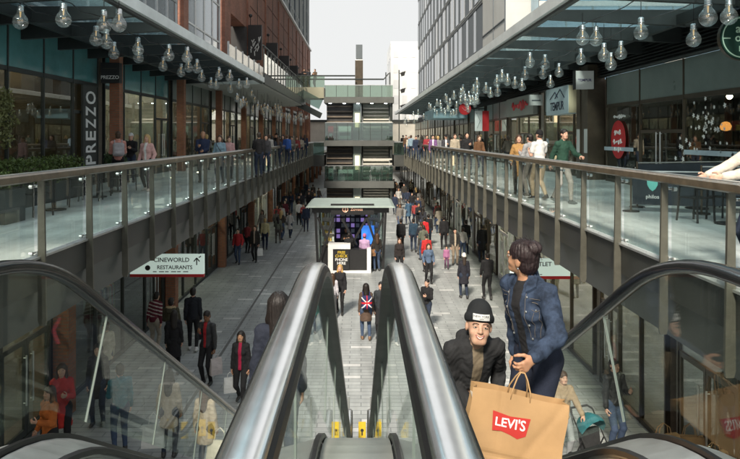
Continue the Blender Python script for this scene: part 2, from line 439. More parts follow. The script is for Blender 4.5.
def cloth(colr, rough=.85, fine=True):
    nm = 'cloth_%d_%d_%d' % tuple(int(c * 1000) for c in colr)
    return mat(nm, colr, rough, 0, .22, 9, bump=.25 if fine else 0, bscale=160, spec=.25)
def leather(colr):
    return mat('leather_%d_%d_%d' % tuple(int(c * 1000) for c in colr), colr, .42, 0, .25, 9, bump=.25, bscale=60, spec=.5)
def hairmat(colr):
    nm = 'hair_%d_%d_%d' % tuple(int(c * 1000) for c in colr)
    if nm in MATS: return MATS[nm]
    m = mat(nm, colr, .48, 0, 0, 22, spec=.45); nt, N, L = nodes_of(m); b = N['Principled BSDF']
    tc_ = N.new('ShaderNodeTexCoord'); mp = N.new('ShaderNodeMapping'); mp.inputs['Scale'].default_value = (150, 150, 14); L.new(tc_.outputs['Object'], mp.inputs['Vector'])
    n = N.new('ShaderNodeTexNoise'); n.inputs['Scale'].default_value = 1; n.inputs['Detail'].default_value = 3; n.inputs['Distortion'].default_value = .8; L.new(mp.outputs[0], n.inputs['Vector'])
    mr = N.new('ShaderNodeMapRange'); mr.inputs[1].default_value = .3; mr.inputs[2].default_value = .7; mr.inputs[3].default_value = .5; mr.inputs[4].default_value = 1.7; L.new(n.outputs['Fac'], mr.inputs[0])
    sc = N.new('ShaderNodeVectorMath'); sc.operation = 'SCALE'; sc.inputs[0].default_value = colr; L.new(mr.outputs[0], sc.inputs['Scale']); L.new(sc.outputs[0], b.inputs['Base Color'])
    bp = N.new('ShaderNodeBump'); bp.inputs['Strength'].default_value = .7; bp.inputs['Distance'].default_value = .006; L.new(n.outputs['Fac'], bp.inputs['Height']); L.new(bp.outputs[0], b.inputs['Normal'])
    return m
SKINS = {'warm': (.47, .29, .205), 'fair': (.56, .34, .25), 'tan': (.42, .23, .14), 'brown': (.20, .095, .05), 'dark': (.085, .042, .025)}
def skinmat(k):
    m = mat('skin_' + k, SKINS[k], .52, 0, .10, 26, bump=.08, bscale=320, spec=.4)
    b = m.node_tree.nodes['Principled BSDF']; b.inputs['Subsurface Weight'].default_value = .25; b.inputs['Subsurface Scale'].default_value = .012
    return m
M_LIP = mat('lips', (.30, .085, .075), .4, 0, .05, 9)
M_EYE = mat('eye_white', (.62, .60, .57), .2, 0, 0)
M_IRIS = mat('iris', (.03, .018, .01), .1, 0, 0)
M_BROW = mat('brow', (.03, .02, .015), .8, 0, 0)
M_TEETH = mat('teeth', (.72, .69, .62), .25, 0, 0)
BLK = (.017, .017, .019); NAVY = (.022, .03, .055); DENIM = (.045, .075, .14); JEAN = (.05, .075, .13); DKJEAN = (.025, .035, .06)
KHAKI = (.10, .09, .05); BEIGE = (.42, .34, .25); WHITE = (.70, .69, .67); GREY = (.16, .165, .17); PINK = (.62, .30, .27)

def ik(a, b, l1, l2, pole):
    a, b, pole = Vector(a), Vector(b), Vector(pole); d = b - a; L = min(d.length, (l1 + l2) * .995)
    if d.length > 1e-6: dn = d.normalized()
    else: dn = Vector((0, 0, -1))
    b = a + dn * L
    x = (l1 * l1 - l2 * l2 + L * L) / (2 * L); h = math.sqrt(max(l1 * l1 - x * x, 0))
    pn = pole - dn * pole.dot(dn)
    if pn.length < 1e-5: pn = Vector((0, 1, 0))
    return a + dn * x + pn.normalized() * h, b

def hand(f, wrist, d, n, side, s, m, grip=.35, k=.008, rmin=0):
    """palm, four curled fingers and a thumb; d = finger direction, n = direction the palm faces, side = direction of the thumb"""
    d = Vector(d).normalized(); n = Vector(n); n = (n - d * n.dot(d)).normalized(); w = Vector(side); w = (w - d * w.dot(d) - n * w.dot(n)).normalized()
    W = Vector(wrist)
    f.cap(W - d * .02 * s, W + d * .02 * s, .026 * s, .027 * s, m, .012, (n, .75))
    for q in (-1, 0, 1): f.cap(W + d * .015 * s + w * (.012 * q * s), W + d * .082 * s + w * (.024 * q * s), .02 * s, .017 * s, m, .012, (n, .7))
    for i, (o, ln) in enumerate(((.031, .072), (.0105, .082), (-.0105, .077), (-.031, .06))):
        r = max(.0088 * s, rmin)
        p0 = W + d * (.084 - .006 * abs(i - 1)) * s + w * o * s
        a1 = grip * 1.0; a2 = grip * 2.4; a3 = grip * 3.6
        p1 = p0 + (d * math.cos(a1) + n * math.sin(a1)) * ln * .48 * s
        p2 = p1 + (d * math.cos(a2) + n * math.sin(a2)) * ln * .32 * s
        p3 = p2 + (d * math.cos(a3) + n * math.sin(a3)) * ln * .24 * s
        f.cap(p0, p1, r * 1.05, r, m, k); f.cap(p1, p2, r, r * .93, m, k * .6); f.cap(p2, p3, r * .93, r * .82, m, k * .6)
    r = max(.0105 * s, rmin)
    t0 = W + d * .022 * s + w * .026 * s; t1 = t0 + (w * .75 + d * .6 + n * .35).normalized() * .042 * s
    t2 = t1 + (d * .8 + w * .25 + n * (.3 + grip)).normalized() * .034 * s; t3 = t2 + (d * .8 - w * .1 + n * (.3 + grip * 1.5)).normalized() * .026 * s
    f.cap(t0, t1, r * 1.3, r, m, .012); f.cap(t1, t2, r, r * .93, m, k); f.cap(t2, t3, r * .93, r * .8, m, k)

ARM = {   # hand target relative to a 1.75 m figure standing with hip at .93: (x, y, z) for the right hand
    'hang': (.215, .03, .78), 'fwd': (.20, .22, .84), 'back': (.22, -.18, .83), 'bent': (.10, .30, 1.22), 'pocket': (.22, .10, .94),
    'rail': (.20, .42, 1.12), 'phone': (.07, .27, 1.30), 'chest': (.03, .22, 1.28), 'bag': (.235, .05, .79), 'up': (.14, .16, 1.60), 'push': (.2, .42, 1.02), 'belly': (.05, .27, 1.08)}

def person(label, x, y, z=0.0, H=1.72, face=0.0, top=BLK, bottom=DKJEAN, hair=('short', (.02, .014, .01)), skin='fair', coat=.90,
           L='hang', Rr='hang', stride=0.0, shoes=(.03, .03, .03), vox=.012, lean=0.0, turn=0.0, nod=0.0, shirt=None, collar=True,
           build=1.0, female=False, group=None, hood=None, legs_out=0.0, twist=0.0, extra=None, seated=False, topmat=None, sleeves=True,
           category='person', hs=1.0, crouch=0.0, smile=False, faceparts=True, hairfn=None, armshift=None, fur=None, grip=.35, sit_z=.46, pattern=None):
    """face = direction of view in degrees, 0 looks away from the camera (+Y), 90 looks to -X, 180 looks at the camera"""
    s = H / 1.75
    rt = thing('person', label, category, (x, y, z), group)
    rt.rotation_euler.z = R(face)
    sk = skinmat(skin); tp = topmat or cloth(top); bt = cloth(bottom); sh = leather(shoes)
    Rl = Matrix.Rotation(-R(lean), 3, 'X'); Rt = Matrix.Rotation(R(twist), 3, 'Z')
    hz = (.92 - crouch if not seated else sit_z / s + .08)
    hip0 = Vector((0, 0, hz))
    def U(p): return (hip0 + Rl @ Rt @ (Vector(p) - Vector((0, 0, .92)))) * s      # upper body point
    def Lw(p): return Vector(p) * s
    shw = (.138 if female else .158) * build; hw = (.095 if female else .088)
    V = lambda q: np.array(q, np.float32)
    sd = (Rl @ Rt @ Vector((0, 1, 0)))
    # joints
    shL, shR = U((-shw, 0, 1.405)), U((shw, 0, 1.405)); neck = U((0, -.01, 1.47)); hp = U((0, .012, 1.635))
    Rh = Rl @ Matrix.Rotation(R(turn), 3, 'Z') @ Matrix.Rotation(-R(nod) + R(lean) * .75, 3, 'X')
    def Hd(p): return hp + (Rh @ Vector(p)) * s * hs
    sH = s * hs
    person.last = (U, Hd, Rh, s, sH)
    arms = []
    for sg, sp, pose in ((-1, shL, L), (1, shR, Rr)):
        if isinstance(pose, str):
            q = Vector(ARM[pose]); q.x *= sg; q.z += 0 
            tg = U(q) if pose not in ('rail', 'push') else Lw(q)
        else: tg = Vector(pose)
        pole = Vector((sg * .35, -.8, -.35))
        e, w = ik(sp, tg, .285 * s, .255 * s, Rl @ Rt @ pole); arms.append((sg, sp, e, w, pose))
    person.hands = [(w_, (w_ - e_).normalized()) for _, _, e_, w_, _ in arms]
    legs = []
    for sg, dy in ((-1, stride), (1, -stride)):
        hj = Lw((sg * hw, 0, hz - .02))
        if seated:
            kn = hj + Vector((sg * .03, .42 * s, .02 * s)); an = kn + Vector((0, .03, -(kn.z - .075 * s))); tilt = 0
        else:
            lift = max(0, -dy) * .28
            an0 = Lw((sg * (hw + .01 + legs_out), dy, .085 + lift)); kn, an = ik(hj, an0, .43 * s, .43 * s, (sg * .06, 1, 0)); tilt = max(0, -dy) * 1.2
        legs.append((sg, hj, kn, an, tilt))
    # ------- body (skin 0, trousers 1, shoes 2, lips 3, brow 4, eye 5, teeth 6)
    allp = [shL, shR, hp, neck] + [q for a in arms for q in a[1:4]] + [q for l in legs for q in l[1:4]]
    lo = np.min([list(p) for p in allp], 0) - .24 * s; hi = np.max([list(p) for p in allp], 0) + .24 * s
    lo[2] = -.02
    f = Field(lo, hi, vox)
    near = vox <= .013
    f.cap(Lw((-hw * .75, 0, hz + .01)), Lw((hw * .75, 0, hz + .01)), .115 * s, .115 * s, 1, .05, ((0, 1, 0), .85))
    bt_r = .128 if not female else .118
    f.cap(U((0, 0, .98)), U((0, 0, 1.12)), bt_r * s * build, .112 * s * build, 0, .05, (sd, .75))
    f.cap(U((0, .005, 1.15)), U((0, .005, 1.31)), .115 * s * build, .138 * s * build, 0, .05, (sd, .72))
    for q_ in (shL, shR): f.cap(U((0, -.01, 1.43)), q_, .056 * s, .048 * s, 0, .05)
    f.cap(neck - Vector((0, 0, .03)), Hd((0, -.02, -.06)), .058 * s, .052 * s, 0, .03)
    for sg, sp, e, w, pose in arms:
        f.cap(sp, e, .052 * s, .041 * s, 0, .03); f.cap(e, w, .042 * s, .028 * s, 0, .02)
        d = (w - e).normalized(); nn = Rl @ Vector((-sg, .15, 0)); th = Vector((0, 1, .15))
        if pose in ('rail', 'push'): nn = Vector((0, 0, -1)); th = Vector((-sg, 0, 0)); d = (d + Vector((0, .7, -.1))).normalized()
        if pose in ('bent', 'phone', 'chest', 'belly'): nn = Vector((-sg * .5, -.7, .4)); th = Vector((0, 0, 1))
        hand(f, w, d, nn, th, s, 0, grip if pose not in ('bag', 'bent', 'rail', 'phone', 'push') else .62, rmin=vox * .62)
    for sg, hj, kn, an, tilt in legs:
        f.cap(hj, kn, (.094 if not female else .098) * s, .062 * s, 1, .03); f.cap(kn, an, .061 * s, .043 * s, 1, .02)
        f.cap(kn + (an - kn) * .2 + Vector((0, -.02, 0)) * s, kn + (an - kn) * .5 + Vector((0, -.012, 0)) * s, .052 * s, .046 * s, 1, .03)
        td = Vector((sg * .12, math.cos(tilt), -math.sin(tilt))).normalized(); up = Vector((0, math.sin(tilt), math.cos(tilt)))
        base = an - up * .045 * s
        f.cap(an, base, .047 * s, .045 * s, 2, .01)
        f.cap(base - td * .045 * s, base + td * .09 * s, .04 * s, .04 * s, 2, .015); f.cap(base + td * .06 * s, base + td * .165 * s, .042 * s, .03 * s, 2, .02, (up, .75))
    # head
    f.ell(Hd((0, -.012, .03)), V((.077, .094, .088)) * sH, 0, .02, Rh)
    f.ell(Hd((0, .022, -.04)), V((.060, .066, .078)) * sH, 0, .035, Rh)
    f.cap(Hd((-.022, .06, -.088)), Hd((.022, .06, -.088)), .021 * sH, .021 * sH, 0, .03)
    if faceparts:
        f.cap(Hd((0, .082, .012)), Hd((0, .101, -.022)), .008 * sH, .0125 * sH, 0, .014)
        for q in (-1, 1): f.ell(Hd((q * .012, .093, -.027)), V((.008, .009, .007)) * sH, 0, .006, Rh)
        for q in (-1, 1):
            f.ell(Hd((q * .077, -.012, -.008)), V((.011, .02, .031)) * sH, 0, .008, Rh)
            f.ell(Hd((q * .035, .05, -.035)), V((.026, .026, .022)) * sH, 0, .02, Rh)
        if near and vox < .0075:
            for q in (-1, 1):
                sl, dd = f.ell_d(Hd((q * .031, .092, .006)), V((.018, .016, .0115)) * sH, Rh, .03); f.D[sl] = np.maximum(f.D[sl], -dd * .8)
                f.ell(Hd((q * .032, .078, .0265)), V((.024, .010, .008)) * sH, 0, .014, Rh)
            f.cap(Hd((-.012, .078, -.052)), Hd((.012, .078, -.052)), .012 * sH, .012 * sH, 0, .012)
        elif near:
            for q in (-1, 1):
                sl, dd = f.ell_d(Hd((q * .031, .094, .006)), V((.018, .016, .011)) * sH, Rh, .03); f.D[sl] = np.maximum(f.D[sl], -dd * .6)
            if False:
                for q in (-1, 1): f.cap(Hd((0, .083, -.060)), Hd((q * .03, .070, -.045)), .0125 * sH, .009 * sH, 3, .008)
                for q in (-1, 1): f.cap(Hd((0, .0905, -.056)), Hd((q * .019, .083, -.0505)), .0072 * sH, .0055 * sH, 6, 0)
    if extra: extra(f, U, Hd, Rh, s)
    me = f.mesh('body', [sk, bt, sh, M_LIP, M_BROW, M_IRIS if not near else M_IRIS, M_TEETH])
    o = bpy.data.objects.new('body', me); col.objects.link(o); o.parent = rt
    if .0075 <= vox < .013 and faceparts:
        bvh = BVHTree.FromPolygons([v.co.copy() for v in me.vertices], [tuple(p.vertices) for p in me.polygons])
        fdir = Rh @ Vector((0, -1, 0))
        def on(u, v, e=.0):
            h = bvh.ray_cast(Hd((u, .3, v)), fdir); return (h[0] + h[1] * e) if h[0] else Hd((u, .09, v))
        for q in (-1, 1):
            b = MB(); b.tube([on(q * .022, .006), on(q * .031, .0075), on(q * .040, .006)], .0042 * sH, 5); b.build('eye', M_IRIS, rt, True, False)
            b = MB(); b.tube([on(q * (.015 + .03 * k / 4), .0245 + .004 * math.sin(k / 4 * 2.6)) for k in range(5)], .0026 * sH, 5); b.build('brow', M_BROW, rt, True, False)
        b = MB(); b.tube([on(-.02, -.056), on(-.01, -.058), on(0, -.059), on(.01, -.058), on(.02, -.056)], .0042 * sH, 5); b.build('lips', M_LIP, rt, True, False)
    if vox < .0075 and faceparts:
        bvh = BVHTree.FromPolygons([v.co.copy() for v in me.vertices], [tuple(p.vertices) for p in me.polygons])
        fdir = Rh @ Vector((0, -1, 0))
        def on(u, v, e=.0):
            h = bvh.ray_cast(Hd((u, .3, v)), fdir); return (h[0] + h[1] * e) if h[0] else Hd((u, .09, v))
        for q in (-1, 1):
            b = MB(); b.ball(Hd((q * .031, .0735, .006)), .0125 * sH, 14, 10); eo = b.build('eye', M_EYE, rt, True, False)
            c_ = Hd((q * .031, .0735, .006)); dv = (Rh @ Vector((0, 1, -.05))).normalized()
            b = MB(); b.cyl(c_ + dv * .0105 * sH, c_ + dv * .0128 * sH, .0064 * sH, .0056 * sH, 14); b.build('iris', M_IRIS, eo, False, False)
            b = MB(); b.tube([on(q * (.013 + .034 * k / 6), .0245 + .005 * math.sin(k / 6 * 2.6), .001) for k in range(7)], .0030 * sH, 6); b.build('brow', M_BROW, rt, True, False)
            b = MB(); b.tube([Hd((q * (.031 + .0145 * math.cos(a)), .0735 + .0115 * (1 - .25 * abs(math.cos(a))), .006 + .0052 * math.sin(a))) for a in [math.pi * k / 8 for k in range(9)]], .0036 * sH, 6); b.build('eyelid', sk, rt, True, False)
        wd = .026 if smile else .022; lift = .010 if smile else .002
        up_ = [on(wd * u, -.053 + lift * u * u - .002 * math.cos(u * 4), .0008) for u in [k / 6 - 1 for k in range(13)]]
        lo_ = [on(wd * u, (-.068 if smile else -.060) + (lift + (.0155 if smile else .007)) * u * u, .0008) for u in [k / 6 - 1 for k in range(13)]]
        b = MB(); b.tube(up_, .0023 * sH, 6); b.build('upper_lip', M_LIP, rt, True, False)
        b = MB(); b.tube(lo_, .0031 * sH, 6); b.build('lower_lip', M_LIP, rt, True, False)
        if smile:
            ff_ = Rh @ Vector((0, .0012, 0)); b = MB(); b.add([p + ff_ for p in up_[1:-1]] + [p + ff_ for p in lo_[1:-1]], [(k, k + 1, 12 + k, 11 + k) for k in range(10)]); b.build('teeth', M_TEETH, rt, False, False)
    # ------- garment
    g = Field(lo - .05, hi + .05, vox); pad = .011 * s + vox * .22
    g.cap(U((0, 0, .99)), U((0, 0, 1.13)), bt_r * s * build + pad, .118 * s * build + pad, 0, .05, (sd, .78))
    g.cap(U((0, .005, 1.13)), U((0, .005, 1.31)), .118 * s * build + pad, .138 * s * build + pad, 0, .05, (sd, .76))
    for q_ in (shL, shR): g.cap(U((0, -.01, 1.43)), q_, .058 * s + pad, .052 * s + pad, 0, .05)
    if female and not seated:
        for q in (-1, 1): g.ell(U((q * .07, .085, 1.27)), V((.06, .055, .06)) * s, 0, .05)
    if coat < .97 and not seated:
        fl = .02 + max(0, .9 - coat) * .10
        g.cap(U((0, 0, 1.02)), Lw((0, 0, coat + .06)), .122 * s + pad, (.122 + fl) * s + pad, 0, .04, ((0, 1, 0), .78))
        g.cut_plane(Lw((0, 0, coat)), (0, 0, -1))
    else:
        g.cut_plane(U((0, 0, .93)), tuple(Rl @ Vector((0, 0, -1))))
    for sg, sp, e, w, pose in arms:
        if sleeves:
            g.cap(sp, e, .056 * s + pad, .047 * s + pad, 0, .03); g.cap(e, e + (w - e) * .92, .047 * s + pad, .036 * s + pad, 0, .02)
        else:
            g.cap(sp, sp + (e - sp) * .62, .056 * s + pad, .056 * s + pad, 0, .03)
    if collar:
        for k_ in range(10):
            t = 2 * math.pi * k_ / 10
            if abs(t - math.pi / 2) < .5: continue
            q = Vector((.062 * math.cos(t), .062 * math.sin(t) - .012, 1.485 + .006 * -math.sin(t)))
            g.cap(U(q), U(q + Vector((0, 0, .025))), .017 * s, .014 * s, 0, .015)
    if hood:
        g.cap(U((-.075, -.085, 1.455)), U((.075, -.085, 1.455)), .055 * s, .055 * s, 0, .03); g.cap(U((-.06, -.12, 1.40)), U((.06, -.12, 1.40)), .045 * s, .045 * s, 0, .04)
        if fur:
            for k_ in range(12):
                t = math.pi * (k_ / 11) + math.pi
                q = U((.105 * math.cos(t), .075 * math.sin(t) - .03, 1.50)); g.ell(q, V((.035, .035, .035)) * s, 2, .01)
    g.wrinkle(.0055 if vox < .007 else .0045 if vox < .02 else .003, 42, rnd.random() * 6)
    if vox < .01: g.wrinkle(.0025, 95, rnd.random() * 6)
    rec = None
    mts = [tp, cloth(shirt) if shirt else tp, cloth(fur) if fur else tp]
    if shirt or pattern:
        Ui = (Rl @ Rt).inverted()
        def rec(c, mi):
            lc = (c / s - np.array(hip0)) @ np.array(Ui).T
            if shirt:
                open_ = (np.abs(lc[:, 0]) < .034 + .02 * np.clip(lc[:, 2] - .2, 0, 1)) & (lc[:, 1] > .03) & (mi == 0) & (lc[:, 2] > -.2)
                mi = np.where(open_, 1, mi)
            if pattern:
                mi = np.where((np.sin(lc[:, 2] * 62 + lc[:, 0] * 14) > .45) & (lc[:, 2] > .12) & (lc[:, 2] < .62), 2, mi)
            return mi
    if pattern: mts[2] = cloth(pattern)
    me = g.mesh('jacket', mts, rec)
    jk = bpy.data.objects.new('coat' if coat < .75 else 'top', me); col.objects.link(jk); jk.parent = rt
    # ------- hair / hat
    st, hc = hair
    if st == 'bald': 
        rt['_'] = 0; del rt['_']; return rt
    hl = np.array(hp) - np.array((.3, .3, .62)) * s; hh = np.array(hp) + np.array((.3, .3, .26)) * s
    hv = min(vox, .014)
    q = Field(hl, hh, hv)
    hm = hairmat(hc)
    if st in ('short', 'long', 'bun', 'pony', 'blunt'):
        q.ell(Hd((0, -.016, .034)), V((.084, .101, .093)) * sH, 0, .0, Rh)
        q.ell(Hd((0, -.045, -.03)), V((.076, .068, .075)) * sH, 0, .02, Rh)
        if st == 'long':
            for sgx in (-1, 1):
                q.cap(Hd((sgx * .066, -.02, .03)), Hd((sgx * .078, -.01, -.12)), .032 * sH, .034 * sH, 0, .03); q.cap(Hd((sgx * .078, -.01, -.12)), U((sgx * .085, .03, 1.38)), .034 * sH, .026 * sH, 0, .03)
            q.cap(Hd((0, -.075, 0)), U((0, -.115, 1.30)), .075 * sH, .05 * sH, 0, .04, (Rh @ Vector((0, 1, 0)), .6))
            q.cap(Hd((0, -.06, -.05)), U((0, -.10, 1.36)), .095 * sH, .075 * sH, 0, .04, (Rh @ Vector((0, 1, 0)), .45))
        if st == 'bun': q.ell(Hd((0, -.085, .095)), V((.046, .046, .044)) * sH, 0, .008, Rh)
        if st == 'pony': q.cap(Hd((0, -.10, .04)), Hd((0, -.125, -.13)), .034 * sH, .02 * sH, 0, .02)
        q.cut_ell(Hd((0, .085, -.045)), V((.066, .075, .098)) * sH, Rh)
        if st in ('short', 'bun', 'pony'):
            q.cut_ell(Hd((0, .06, -.13)), V((.10, .12, .085)) * sH, Rh)
            for sgx in (-1, 1): q.cut_ell(Hd((sgx * .09, .005, -.022)), V((.03, .03, .04)) * sH, Rh)
        q.strands(.0022 if hv < .013 else .0015, 26, (hp.x, hp.y))
        if hv < .007: q.wrinkle(.0035, 38, 1.3); q.wrinkle(.0012, 150, 4)
        nm = 'hair'
    elif st in ('beanie', 'cap', 'hatlong', 'caplong'):
        q.ell(Hd((0, -.012, .045)), V((.089, .106, .105)) * sH, 1, 0, Rh)
        q.cut_plane(Hd((0, 0, .030)), tuple(Rh @ Vector((0, .22, -1)).normalized()))
        if st in ('cap', 'caplong'): q.cap(Hd((-.03, .10, .04)), Hd((.03, .10, .04)), .05 * sH, .05 * sH, 1, .0, (Rh @ Vector((0, 0, 1)), .14)); q.cap(Hd((-.025, .13, .035)), Hd((.025, .13, .035)), .045 * sH, .045 * sH, 1, .0, (Rh @ Vector((0, 0, 1)), .14))
        else: 
            for k_ in range(30):
                t = 2 * math.pi * k_ / 30; q.ell(Hd((.081 * math.cos(t), .098 * math.sin(t) - .012, .050 + .014 * math.sin(t))), V((.016, .016, .026)) * sH, 1, .014)
            q.ell(Hd((0, -.03, .115)), V((.062, .075, .055)) * sH, 1, .05, Rh)
        if 'long' in st: 
            q.cap(Hd((0, -.07, 0)), U((0, -.10, 1.36)), .085 * sH, .06 * sH, 0, .0, (Rh @ Vector((0, 1, 0)), .5))
        else: q.ell(Hd((0, -.045, -.02)), V((.074, .062, .06)) * sH, 0, 0, Rh)
        nm = 'hat'
    if hairfn: hairfn(q, Hd, U, Rh, s)
    hcol = {'short': hm}
    ms = [hm] if nm == 'hair' else [hairmat((.03, .02, .014)), cloth(hc)]
    me = q.mesh(nm, ms)
    o = bpy.data.objects.new(nm, me); col.objects.link(o); o.parent = rt
    return rt

def carrier(name, label, cat, at, w, h, d, m, face=0, handle=.18, group=None, hm=None):
    """a bag hanging at a hand: `at` is the top of its handle loop"""
    t = thing(name, label, cat, at, group); t.rotation_euler.z = R(face)
    b = MB(); zt = -handle
    sec = []
    n = 6
    vs, fs = [], []
    for i in range(n + 1):
        u = i / n; z = zt - h * u; ww = w / 2 * (.94 + .06 * u); dd = d / 2 * (.35 + .65 * min(1, u * 1.6))
        for q in ((-1, -1), (0, -1.08), (1, -1), (1.02, 0), (1, 1), (0, 1.08), (-1, 1), (-1.02, 0)): vs.append((q[0] * ww + .006 * math.sin(7 * u + q[1]), q[1] * dd + .006 * math.sin(9 * u + 3 * q[0]), z))
    for i in range(n):
        for k in range(8): fs.append((i * 8 + k, (i + 1) * 8 + k, (i + 1) * 8 + (k + 1) % 8, i * 8 + (k + 1) % 8))
    fs += [tuple(range(7, -1, -1))[::-1], tuple(range(n * 8 + 7, n * 8 - 1, -1))]
    b.add(vs, fs); b.build('bag_body', m, t, world=False)
    for sg in (-1, 1):
        hb = MB(); hb.tube([(-w * .22, sg * d * .17, zt - .02), (-w * .16, sg * d * .1, zt * .35), (0, sg * .006, -.004), (w * .16, sg * d * .1, zt * .35), (w * .22, sg * d * .17, zt - .02)], .006, 6)
        hb.build('handle', hm or m, t, world=False)
    return t
def backpack(label, x, y, z, H, face, c, w=.30, h=.42, d=.16, pat=None):
    s = H / 1.75; t = thing('backpack', label, 'backpack', (x, y, z)); t.rotation_euler.z = R(face)
    f = Field((-.3, -.45, .85 * s), (.3, .05, 1.6 * s), .014)
    zc = 1.22 * s; yy = -.155 * s - d / 2
    for zz in (-.12, 0, .12): f.cap((-w * .28, yy, zc + zz * h / .42), (w * .28, yy, zc + zz * h / .42), d * .52, d * .52, 0, .06)
    f.cap((-w * .2, yy - d * .3, zc - .1), (w * .2, yy - d * .3, zc - .1), d * .36, d * .36, 1 if pat else 0, .03)
    def rec(c_, mi):
        if not pat: return mi
        a = (np.abs(c_[:, 0]) < .02) | (np.abs(c_[:, 2] - zc) < .025); d1 = np.abs(np.abs(c_[:, 0]) - np.abs(c_[:, 2] - zc)) < .02
        return np.where(a, 2, np.where(d1, 1, 0))
    me = f.mesh('pack', [cloth(c), cloth(WHITE if pat else c), cloth((.5, .02, .03) if pat else c)], rec)
    o = bpy.data.objects.new('pack', me); col.objects.link(o); o.parent = t
    for sg in (-1, 1):
        b = MB(); b.tube([(sg * .10 * s, -.15 * s, 1.36 * s), (sg * .105 * s, -.07 * s, 1.50 * s), (sg * .12 * s, .09 * s, 1.42 * s), (sg * .13 * s, .15 * s, 1.28 * s), (sg * .15 * s, .07 * s, 1.10 * s), (sg * .13 * s, -.13 * s, 1.05 * s)], .016, 6)
        b.build('strap', cloth(c), t, world=False)
    return t
# ---------------------------------------------------------------- ground and walkways
XL, XR = -4.4, 4.0             # void edges of the two upper walkways
TH = R(30.6); KY = 3.1        # escalator slope and top knee
b = MB(); b.box(-60, 60, -30, 320, GZ - .3, GZ); tag(b.build('street', M_PAVING), kind='structure')
b = MB(); b.box(-3.97, -3.89, 14, 110, GZ + .001, GZ + .006); tag(b.build('drain_channel', mat('drain_grating', (.16, .165, .165), .5, .4, .3, 9)), kind='structure')
b = MB(); b.box(-15, XL - .01, -8, 108, -.30, 0); tag(b.build('walkway', M_DECK), kind='structure')
b = MB(); b.box(XR + .01, 15, -8, 108, -.30, 0); tag(b.build('walkway', M_DECK), kind='structure')
b = MB(); b.box(XL, XR, -8, 1.9, -.30, 0); tag(b.build('landing', M_DECK), kind='structure')
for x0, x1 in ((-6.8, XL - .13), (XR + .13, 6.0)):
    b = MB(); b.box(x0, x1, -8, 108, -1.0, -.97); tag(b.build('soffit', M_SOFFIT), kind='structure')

# deck edge beams
def edge_beam(sg, X, y0, y1, label):
    t = thing('edge_beam', label, 'beam', (X, y0, -1.1))
    b = MB(); b.prism([(X - sg * .0, -.06), (X, -.50), (X + sg * .16, -.50), (X + sg * .16, -.06)][::-1], 'y', y0, y1); b.build('upper_plate', M_FASCIA, t)
    b = MB(); b.prism([(X + sg * .02, -.505), (X + sg * .13, -1.06), (X + sg * .34, -1.06), (X + sg * .34, -.505)][::-1], 'y', y0, y1); b.build('lower_plate', M_FASCIA2, t)
    b = MB(); b.box(min(X - sg * .04, X + sg * .1), max(X - sg * .04, X + sg * .1), y0, y1, -.055, -.025); b.build('drip_rail', M_STEEL, t)
edge_beam(-1, XL, -8, 60, 'dark grey steel deck edge beam along the left upper walkway')
edge_beam(1, XR, -8, 84, 'dark grey steel deck edge beam along the right upper walkway')

def balustrade(sg, X, y0, step, n, yend, label):
    t = thing('glass_balustrade', label, 'balustrade', (X, y0, 0))
    xo = X - sg * .045
    b = MB()
    sec = [(-.075, -.045), (-.075, .03), (-.05, .055), (.05, .055), (.075, .03), (.075, -.045), (.05, -.065), (-.05, -.065)]
    b.prism([(xo + u, 1.07 + w) for u, w in sec], 'y', -8, yend); b.build('handrail', M_WOODRAIL, t)
    b = MB(); b.box(xo - .05, xo + .05, -8, yend, 1.1255, 1.133); b.build('rail_cap', M_STEEL, t)
    for i in range(n):
        y = y0 + step * i
        if y > yend: break
        p = MB(); p.prism([(xo - sg * .04, 1.0), (xo + sg * .04, 1.0), (xo + sg * .04, -.90), (xo + sg * .02, -.97), (xo - sg * .06, -.97), (xo - sg * .075, -.9)], 'y', y - .019, y + .019)
        po = p.build('post', M_POST, t)
        c = MB()
        for z in (.93, .03):
            c.cyl((xo + sg * .075, y - .13, z), (xo + sg * .075, y + .13, z), .014, n=6); c.cyl((xo + sg * .05, y, z), (xo + sg * .10, y, z), .018, n=6)
            for q in (-.12, .12): c.cyl((xo + sg * .055, y + q, z), (xo + sg * .10, y + q, z), .026, n=8)
        c.build('clamp', M_STEEL, po)
        g = MB(); g.box(xo + sg * .075 - .006, xo + sg * .075 + .006, y + .05, min(y + step - .05, yend), -.06, 1.0); g.build('pane', M_GLASS, t)
    return t
balustrade(-1, XL, -5.07 + .02, 1.53, 45, 58.5, 'long glass balustrade with bronze posts edging the left upper walkway')
balustrade(1, XR, -5.2, 1.505, 60, 83, 'long glass balustrade with bronze posts edging the right upper walkway')

